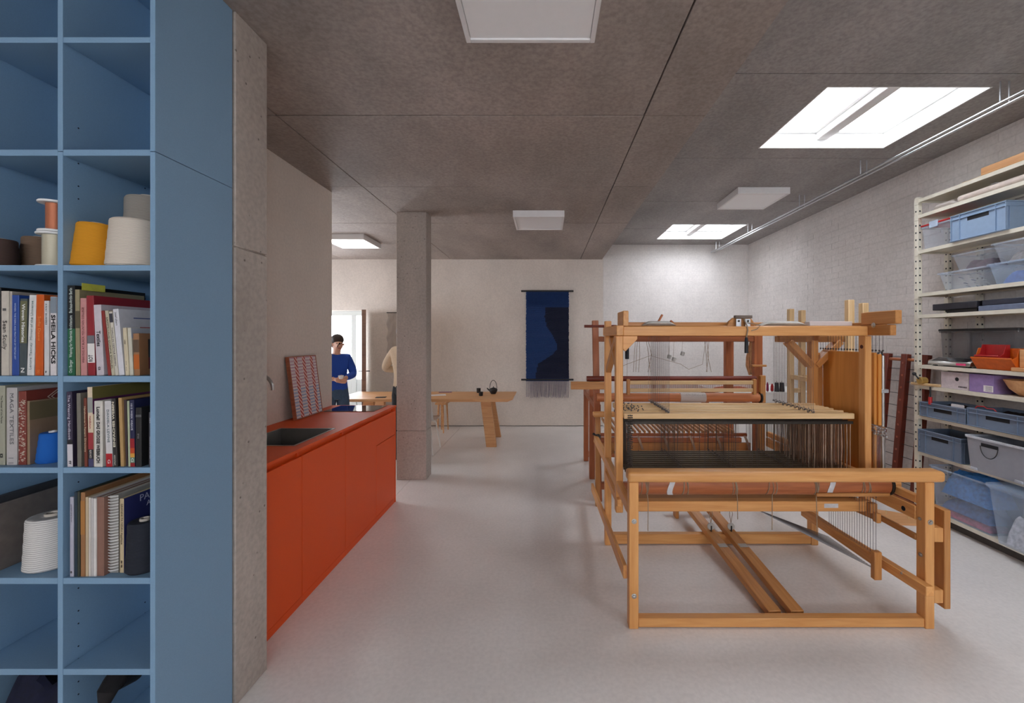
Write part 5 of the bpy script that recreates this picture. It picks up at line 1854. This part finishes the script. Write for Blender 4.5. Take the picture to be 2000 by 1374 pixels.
def soft(name, label, cat, x0, x1, y0, y1, z0, z1, c, seed, group=None):
    return tag(lump(name, x0, x1, y0, y1, z0, z1, plain("fabric_%d" % seed, srgb(c), .9, var=.3, scale=40, bump=.2), seed, None, .3), label, cat, group)


# top board: pale boxes
tag(beam("flat_board", 3.45, 3.66, ry(2040, 3.45), ry(1877, 3.45), 2.878, 2.906, M_PINE), "thin pale board lying on top of the rack", "board")
tag(beam("wooden_box", 3.46, 3.66, ry(2050, 3.46), ry(1915, 3.46), 2.907, 2.968, M_OAK), "light brown flat box on the thin board atop the rack", "box")
# second board
b = MB()
rings = []
ya, yb_ = ry(1873, 3.45), ry(1818, 3.45)
for i in range(9):
    u = i / 8
    q = .035 * min(1, 4 * u + .2, 4 * (1 - u) + .2)
    rings.append([(3.5 + .07 * math.cos(a) * min(1, 4 * u + .3, 4 * (1 - u) + .3), ya + (yb_ - ya) * u, 2.735 + q + q * math.sin(a)) for a in [6.2832 * k / 12 for k in range(12)]])
tag(b.loft(rings).build("wrapped_parcel", clear_plastic("frosted_wrap", srgb(218, 206, 200), .25, .6)), "frosted plastic parcel on the second shelf from the top", "parcel")
ya, yb_ = 2.2, ry(1876, 3.43)
t = thing("paper_roll", (3.43, (ya + yb_) / 2, 2.735), "long rolled paper tube lying along the second shelf", "roll")
rod("tube", (3.43, ya, 2.765), (3.43, yb_, 2.765), .028, plain("kraft_tube", srgb(196, 182, 172), .7), t, 20)
MB().box(3.404, 3.43, yb_ - .3, yb_ - .26, 2.7925, 2.794).build("tape", M_TAPE, t)
# crates shelf
tb = clear_box("clear box with red clip lid on the third shelf, at the rack's far end", ry(1862, 3.4), ry(1801, 3.4), 2.41, .2, M_CLEAR, 3.39, 3.65, .012)
M_RED = plain("red_plastic", srgb(176, 36, 38), .4)
y0, y1 = ry(1862, 3.4), ry(1801, 3.4)
MB().box(3.385, 3.65, y0 - .002, y1 + .002, 2.6135, 2.63).build("lid", M_RED, tb, None, .004)
MB().box(3.378, 3.386, y0 + .12, y0 + .2, 2.585, 2.642).build("clip", plain("pale_blue_clip", srgb(176, 190, 210), .4), tb, None, .002)
crate("light blue stacking crate on the third shelf beside the red-lidded box", ry(1975, 3.4), ry(1863, 3.4) - .004, 2.41, .215, M_CRATEL)
# clear boxes shelf
za = 2.02
y0, y1 = ry(1928, 3.42), ry(1836, 3.42)
clear_box("open clear box of small tools on the fourth shelf", y0, y1, za, .155, M_CLEAR, 3.40, 3.65)
for k in range(14):
    c = RND.choice([(60, 72, 120), (150, 152, 160), (206, 204, 200), (90, 50, 70), (54, 54, 60), (180, 90, 80)])
    yy = y0 + .06 + (y1 - y0 - .12) * ((k * 5) % 14) / 14
    xx = 3.45 + .012 * (k % 3)
    nm = "utensil"
    zz = za + .012 + .0085 * k
    tag(MB().tube([(xx, yy - .035, zz), (xx + .05, yy, zz + .004), (xx + .1, yy + .03, zz)], [.003, .0042, .0028], 6).build(nm, plain("tool_%d" % k, srgb(c), .5)), "small loose tool in the open clear box on the fourth shelf", "tool", "loose tools in the clear box")
clear_box("clear box resting on the tool box, fourth shelf", y0 + .002, y1 - .07, za + .1575, .14, M_CLEAR, 3.45, 3.65)
soft("cloth_scraps", "plum cloth scraps inside the upper clear box", "cloth", 3.5, 3.62, y0 + .02, y1 - .13, za + .164, za + .25, (104, 66, 78), 31)
y0, y1 = ry(2035, 3.42), ry(1936, 3.42)
clear_box("bluish clear box of blue cloth on the fourth shelf", y0, y1, za, .16, M_CLEARB, 3.39, 3.65)
soft("folded_cloth", "blue cloth inside the bluish clear box", "cloth", 3.44, 3.62, y0 + .05, y1 - .05, za + .006, za + .12, (62, 92, 160), 32)
clear_box("clear box stacked on the bluish one, fourth shelf", y0 - .02, y1 - .02, za + .1625, .15, M_CLEAR, 3.40, 3.65)
soft("cloth_scraps", "pale and grey cloth scraps inside the topmost clear box", "cloth", 3.46, 3.62, y0 + .03, y1 - .08, za + .169, za + .26, (150, 140, 134), 33)
# laptops shelf
z = 1.826
tag(MB().box(3.41, 3.64, ry(1908, 3.41), ry(1848, 3.41), z + .001, z + .03).build("flat_case", M_BLACK, None, None, .003), "flat black case under the longer black case", "case")
tag(MB().box(3.39, 3.65, ry(1909, 3.39) + .005, ry(1821, 3.39), z + .031, z + .085).build("flat_case", plain("matt_black_case", srgb(32, 31, 40), .6), None, None, .003), "long black case lying on a smaller black case", "case")
tag(MB().box(3.39, 3.65, ry(2020, 3.39), ry(1909, 3.39) - .004, z + .001, z + .042).build("flat_case", plain("slate_blue_case", srgb(104, 114, 138), .5), None, None, .004), "slate blue flat case beside the black cases", "case")
tag(MB().box(3.40, 3.65, ry(2020, 3.39), ry(1915, 3.39), z + .043, z + .085).build("flat_case", plain("navy_case", srgb(40, 44, 58), .5), None, None, .004), "dark navy flat case lying on the slate blue one", "case")
# tools shelf
z = 1.374
for (a, c, lab) in ((1836, 1893, "smoky clear box with black lid behind the cooking plate"), (1895, 1990, "long smoky clear box with black lid behind the orange bin")):
    X = 3.52
    clear_box(lab, ry(c, X), ry(a, X) - .004, z, .30, M_SMOKE, 3.512, 3.645, .01, M_BLACK, "black lidded boxes on the rack")
t = thing("induction_plate", (3.53, 3.55, z), "silver portable cooking plate with black touch panel on the rack", "cooking plate")
y0, y1 = ry(1893, 3.39), ry(1811, 3.39)
MB().prism([(3.39, z + .012), (3.40, z + .045), (3.47, z + .075), (3.498, z + .075), (3.498, z + .012)], 'y', y0, y1).build("housing", M_STEEL, t, None, .003)
sl = math.atan2(.03, .07)
MB().box(0, .066, y0 + .03, y1 - .03, 0, .002).build("touch_panel", tg.mat, t, T(3.4025, 0, z + .0468) @ Matrix.Rotation(-sl, 4, 'Y'))
MB().box(3.391, 3.3925, y0 + .03, y0 + .11, z + .018, z + .034).build("pink_tape", plain("neon_pink_tape", srgb(228, 60, 120), .6), t, T(0, 0, 0))
for yy in (y0 + .03, y1 - .05):
    MB().box(3.41, 3.44, yy, yy + .02, z + .0012, z + .012).build("foot", M_BLACK, t)


def parts_bin(label, y0, y1, x0, x1, z, h, mat):
    t = thing("parts_bin", ((x0 + x1) / 2, (y0 + y1) / 2, z), label, "bin")
    z += .0012
    w = .003
    side = [(x0 + .05, 0), (x1, 0), (x1, h), (x0 + .06, h), (x0 + .04, h * .62), (x0, h * .5)]
    for (a, c) in ((y0, y0 + w), (y1 - w, y1)):
        MB().prism([(p, q + z) for p, q in side], 'y', a, c).build("side", mat, t, None, .0008)
    b = MB().box(x0 + .05, x1 - w, y0 + w, y1 - w, z, z + w).box(x1 - w, x1, y0 + w, y1 - w, z, z + h)
    b.build("tray", mat, t, None, 0, False)
    MB().prism([(x0 + .05, z), (x0 + .053, z), (x0 + .003, z + h * .5), (x0, z + h * .5)], 'y', y0 + w, y1 - w).build("front_lip", mat, t)
    MB().box(x0 - .004, x0 + .004, y0, y1, z + h * .5, z + h * .5 + .012).build("lip_edge", mat, t, None, .002)
    return t


parts_bin("orange open-fronted storage bin on the rack", ry(1975, 3.37), ry(1895, 3.37), 3.372, 3.496, z, .165, plain("orange_bin", srgb(206, 96, 22), .4))
tb = parts_bin("red open-fronted storage bin nested in the orange one", ry(1955, 3.42), ry(1908, 3.42), 3.40, 3.49, z + .006, .185, M_RED)
t = thing("wooden_block_stand", (3.46, 2.97, z), "small wooden upright block on a base board beside the orange bin", "block")
y1 = ry(1979, 3.4)
beam("base", 3.38, 3.498, y1 - .2, y1, z + .001, z + .03, M_OAK, t)
beam("block", 3.42, 3.5, y1 - .19, y1 - .02, z + .0305, z + .16, M_OAK, t)
# boxes shelf
z = 1.19
t = thing("carton", (3.5, 3.5, z), "pale pink grey carton with a round hole on the rack", "carton")
y0, y1 = ry(1893, 3.41), ry(1838, 3.41)
MB().box(3.41, 3.65, y0 + .003, y1, z + .001, z + .14).build("carton_body", plain("pale_pink_card", srgb(196, 184, 188), .8), t, None, .002)
MB().lathe([(.016, -.001), (.016, .001)], 16, T(3.4095, (y0 + y1) / 2 - .02, z + .085) @ Matrix.Rotation(-math.pi / 2, 4, 'Y')).build("hole", M_SLOT, t)
b = MB()
for k in range(6):
    b.box(3.4088, 3.41, y0 + .02 + .012 * k, y0 + .028 + .012 * k, z + .018, z + .03)
b.build("printed_marks", ink((70, 64, 70)), t)
t = thing("shoe_box", (3.5, 3.3, z), "lilac shoe box with a white label on the rack", "box")
y0, y1 = ry(1940, 3.40), ry(1894, 3.41)
MB().box(3.405, 3.65, y0, y1, z + .001, z + .142).build("box_body", plain("lilac_card", srgb(142, 118, 168), .7), t, None, .002)
MB().box(3.4035, 3.405, y0 + .005, y0 + .075, z + .012, z + .06).build("white_label", M_PAPER, t)
b = MB()
for k in range(5):
    b.box(3.4032, 3.4036, y0 + .012, y0 + .06, z + .018 + .008 * k, z + .021 + .008 * k)
b.build("label_lines", ink((90, 86, 92)), t)
t = thing("wooden_bowl", (3.52, 3.02, z), "pale turned wooden bowl at the right picture edge", "bowl")
MB().lathe([(.03, 0), (.05, .004), (.1, .05), (.132, .118), (.127, .118), (.09, .05), (.03, .012)], 32, T(3.512, ry(2000, 3.45) + .02, z + .0012)).build("bowl_body", M_OAK, t)
# small ball winder clamped to the shelf
t = thing("yarn_winder", (3.375, 3.72, z), "small wooden yarn winder with brass drum clamped to the rack end", "winder")
bar("arm", (3.365, 3.86, z + .012), (3.40, 3.62, z + .014), .03, .022, M_PINE, t)
rod("drum", (3.345, 3.76, z + .045), (3.40, 3.76, z + .045), .032, plain("brass", srgb(196, 160, 92), .4, .6), t, 18)
rod("crank", (3.34, 3.76, z + .06), (3.34, 3.80, z + .1), .006, M_BLACK, t, 8)
MB().ball((3.34, 3.806, z + .102), .016, 10, 8).build("crank_knob", M_BLACK, t)
rod("clamp_screw", (3.37, 3.68, z - .09), (3.37, 3.68, z - .001), .006, M_BLACK, t, 8)
rod("clamp_handle", (3.37, 3.68, z - .155), (3.37, 3.68, z - .09), .014, M_RED, t, 12)
# shallow crates
z = .917
y0a, y1a = ry(1886, 3.362), ry(1793, 3.362) - .01
crate("shallow blue grey crate with a white tag on the rack, far one", y0a, y1a, z, .13, M_CRATE)
y0b, y1b = ry(2010, 3.362), y0a - .006
crate("shallow blue grey crate holding cables, nearer of two", y0b, y1b, z, .145, M_CRATE)
tag(MB().prism([(0, 0), (.11, 0), (.11, .06), (.104, .066), (.006, .066), (0, .06)], 'x', 0, .003).build("white_card", M_PAPER, None, T(3.40, y0a + .05, z + .085)), "white card with rounded corners sticking out of the far shallow crate", "card")
tag(MB().tube([(3.39, y1b - .04, z + .14), (3.385, y1b - .06, z + .165), (3.4, y1b - .1, z + .168), (3.39, y1b - .13, z + .158), (3.4, y1b - .17, z + .16), (3.41, y1b - .2, z + .12)], .004, 6).build("cable", M_RED), "red cable looping over the near shallow crate", "cable")
soft("cable_heap", "dark tangled cables heaped in the near shallow crate", "cables", 3.42, 3.64, y0b + .04, y1b - .05, z + .01, z + .16, (34, 24, 24), 41)
soft("cable_heap", "black tangled cables heaped in the far shallow crate", "cables", 3.42, 3.64, y0a + .04, y1a - .05, z + .01, z + .14, (30, 30, 32), 42)
# deep crates
z = .591
crate("deep blue grey crate under the shallow ones, at the rack's far end", ry(1880, 3.362) + .012, ry(1790, 3.362) - .012, z, .205, M_CRATE)
soft("cable_heap", "dark brown odds heaped in the deep blue grey crate", "odds", 3.42, 3.64, ry(1880, 3.362) + .06, ry(1790, 3.362) - .06, z + .01, z + .15, (40, 36, 26), 43)
t = thing("grey_tub", (3.46, 3.1, z), "grey plastic tub with a black wire handle and plastic liner", "tub")
y0, y1 = ry(2010, 3.33), ry(1882, 3.33) - .014
M_TUB = plain("grey_tub_plastic", srgb(150, 154, 164), .45, var=.03)
zb = z + .0012


def rr_ring(x0, x1, y0, y1, z, r=.035):
    pts = []
    for (cx, cy, a0) in ((x1 - r, y1 - r, 0), (x0 + r, y1 - r, 90), (x0 + r, y0 + r, 180), (x1 - r, y0 + r, 270)):
        for q in range(6):
            an = math.radians(a0 + 18 * q)
            pts.append((cx + r * math.cos(an), cy + r * math.sin(an), z))
    return pts


b = MB().loft([rr_ring(3.335, 3.645, y0 + .015, y1 - .015, zb), rr_ring(3.32, 3.65, y0, y1, zb + .255), rr_ring(3.325, 3.645, y0 + .005, y1 - .005, zb + .255), rr_ring(3.34, 3.64, y0 + .02, y1 - .02, zb + .004)], cap=False)
b.add(rr_ring(3.335, 3.645, y0 + .015, y1 - .015, zb), [tuple(range(24))])
b.build("shell", M_TUB, t)
MB().box(3.319, 3.324, (y0 + y1) / 2 - .03, (y0 + y1) / 2 + .09, zb + .2, zb + .225).build("handle_slot", M_SLOT, t)
yc = (y0 + y1) / 2 + .03
MB().tube([(3.316, yc + .062 * math.cos(a), zb + .205 + .085 * math.sin(a)) for a in [math.pi + math.pi * k / 14 for k in range(15)]], .003, 6).build("wire_handle", M_BLACK, t)
MB().loft([rr_ring(3.312, 3.657, y0 - .006, y1 + .006, zb + .248), rr_ring(3.312, 3.657, y0 - .006, y1 + .006, zb + .262), rr_ring(3.332, 3.64, y0 + .012, y1 - .012, zb + .262), rr_ring(3.332, 3.64, y0 + .012, y1 - .012, zb + .248), rr_ring(3.312, 3.657, y0 - .006, y1 + .006, zb + .248)], cap=False).build("rim", plain("pale_rim", srgb(196, 200, 208), .4), t)
for yy in (y0 + .04, y1 - .09):
    MB().box(3.326, 3.345, yy, yy + .05, zb + .0, zb + .02).build("corner_foot", plain("pale_rim2", srgb(176, 180, 190), .4), t, None, .003)
# bottom boxes
z = .107
y0, y1 = ry(1936, 3.36), ry(1815, 3.36)
clear_box("clear box stuffed with blue plastic bags at the bottom of the rack", y0, y1, z, .40, M_CLEARB, 3.36, 3.65, .03)
soft("plastic_bag", "crumpled blue plastic bag bulging from the bottom clear box", "bag", 3.40, 3.64, y0 + .05, y1 - .06, z + .19, z + .445, (64, 128, 196), 51)
soft("folded_cloth", "dark blue folded cloth in the bottom clear box", "cloth", 3.405, 3.62, y0 + .055, y1 - .055, z + .065, z + .19, (70, 96, 150), 52)
soft("folded_cloth", "pink cloth at the foot of the bottom clear box", "cloth", 3.41, 3.6, y0 + .06, y1 - .06, z + .006, z + .08, (196, 96, 116), 53)
y0, y1 = ry(2050, 3.31), ry(1920, 3.31) - .04
clear_box("large clear box of white cloth at the bottom right of the rack", y0, y1, z, .41, M_CLEARB, 3.30, 3.645, .035, M_CLEARB)
soft("folded_cloth", "white cloth inside the large bottom clear box", "cloth", 3.36, 3.62, y0 + .06, y1 - .06, z + .006, z + .27, (206, 204, 206), 54)

# ---------------------------------------------------------------- mahogany warping frame leaning by the wall
t = thing("warping_frame", (3.5, 4.2, 0), "dark mahogany warping frame with pegged uprights and black cords by the brick wall", "frame")
ys = (4.44, 4.215, 3.99)
up_ = []
for y in ys:
    p = bar("upright", (3.5, y, 0), (3.62, y, 1.455), .07, .05, M_MAHOG, t, up=(1, 0, 0))
    b = MB()
    for k in range(11):
        f = .09 + k * .085
        x = 3.5 + .12 * f - .026
        b.lathe([(.011, -.002), (.011, .0025)], 10, T(x, y, 1.455 * f) @ Matrix.Rotation(-math.pi / 2, 4, 'Y'))
    tag(b.build("peg_ends", plain("peg_wood", srgb(150, 78, 56), .5) if y == 4.44 else bpy.data.materials["peg_wood"], p), kind="stuff")
rod("top_dowel", (3.615, 3.9, 1.40), (3.615, 4.46, 1.40), .016, M_REDWOOD, t, 12)
for k in range(11):
    f = .13 + k * .085
    MB().wire((3.5 + .12 * f, 3.95, 1.455 * f + .004), (3.5 + .12 * f, 4.46, 1.455 * f), .003, 5).build("cord", M_BLACK, t)
beam("foot_rail", 3.46, 3.54, 3.93, 4.5, 0.0, .05, M_MAHOG, t)
# flat peg board on the floor
t = thing("peg_board", (3.05, 3.75, 0), "flat plywood offcut with small pegs lying on the floor by the rack", "board")
MB().prism([(2.99, 3.95), (3.05, 3.62), (3.34, 3.6), (3.36, 3.72), (3.2, 3.86)], 'z', .001, .02).build("plate", M_OAK, t)
for (x, y) in ((3.08, 3.8), (3.2, 3.7)):
    rod("peg", (x, y, .0205), (x, y, .055), .006, M_PINE, t, 8)
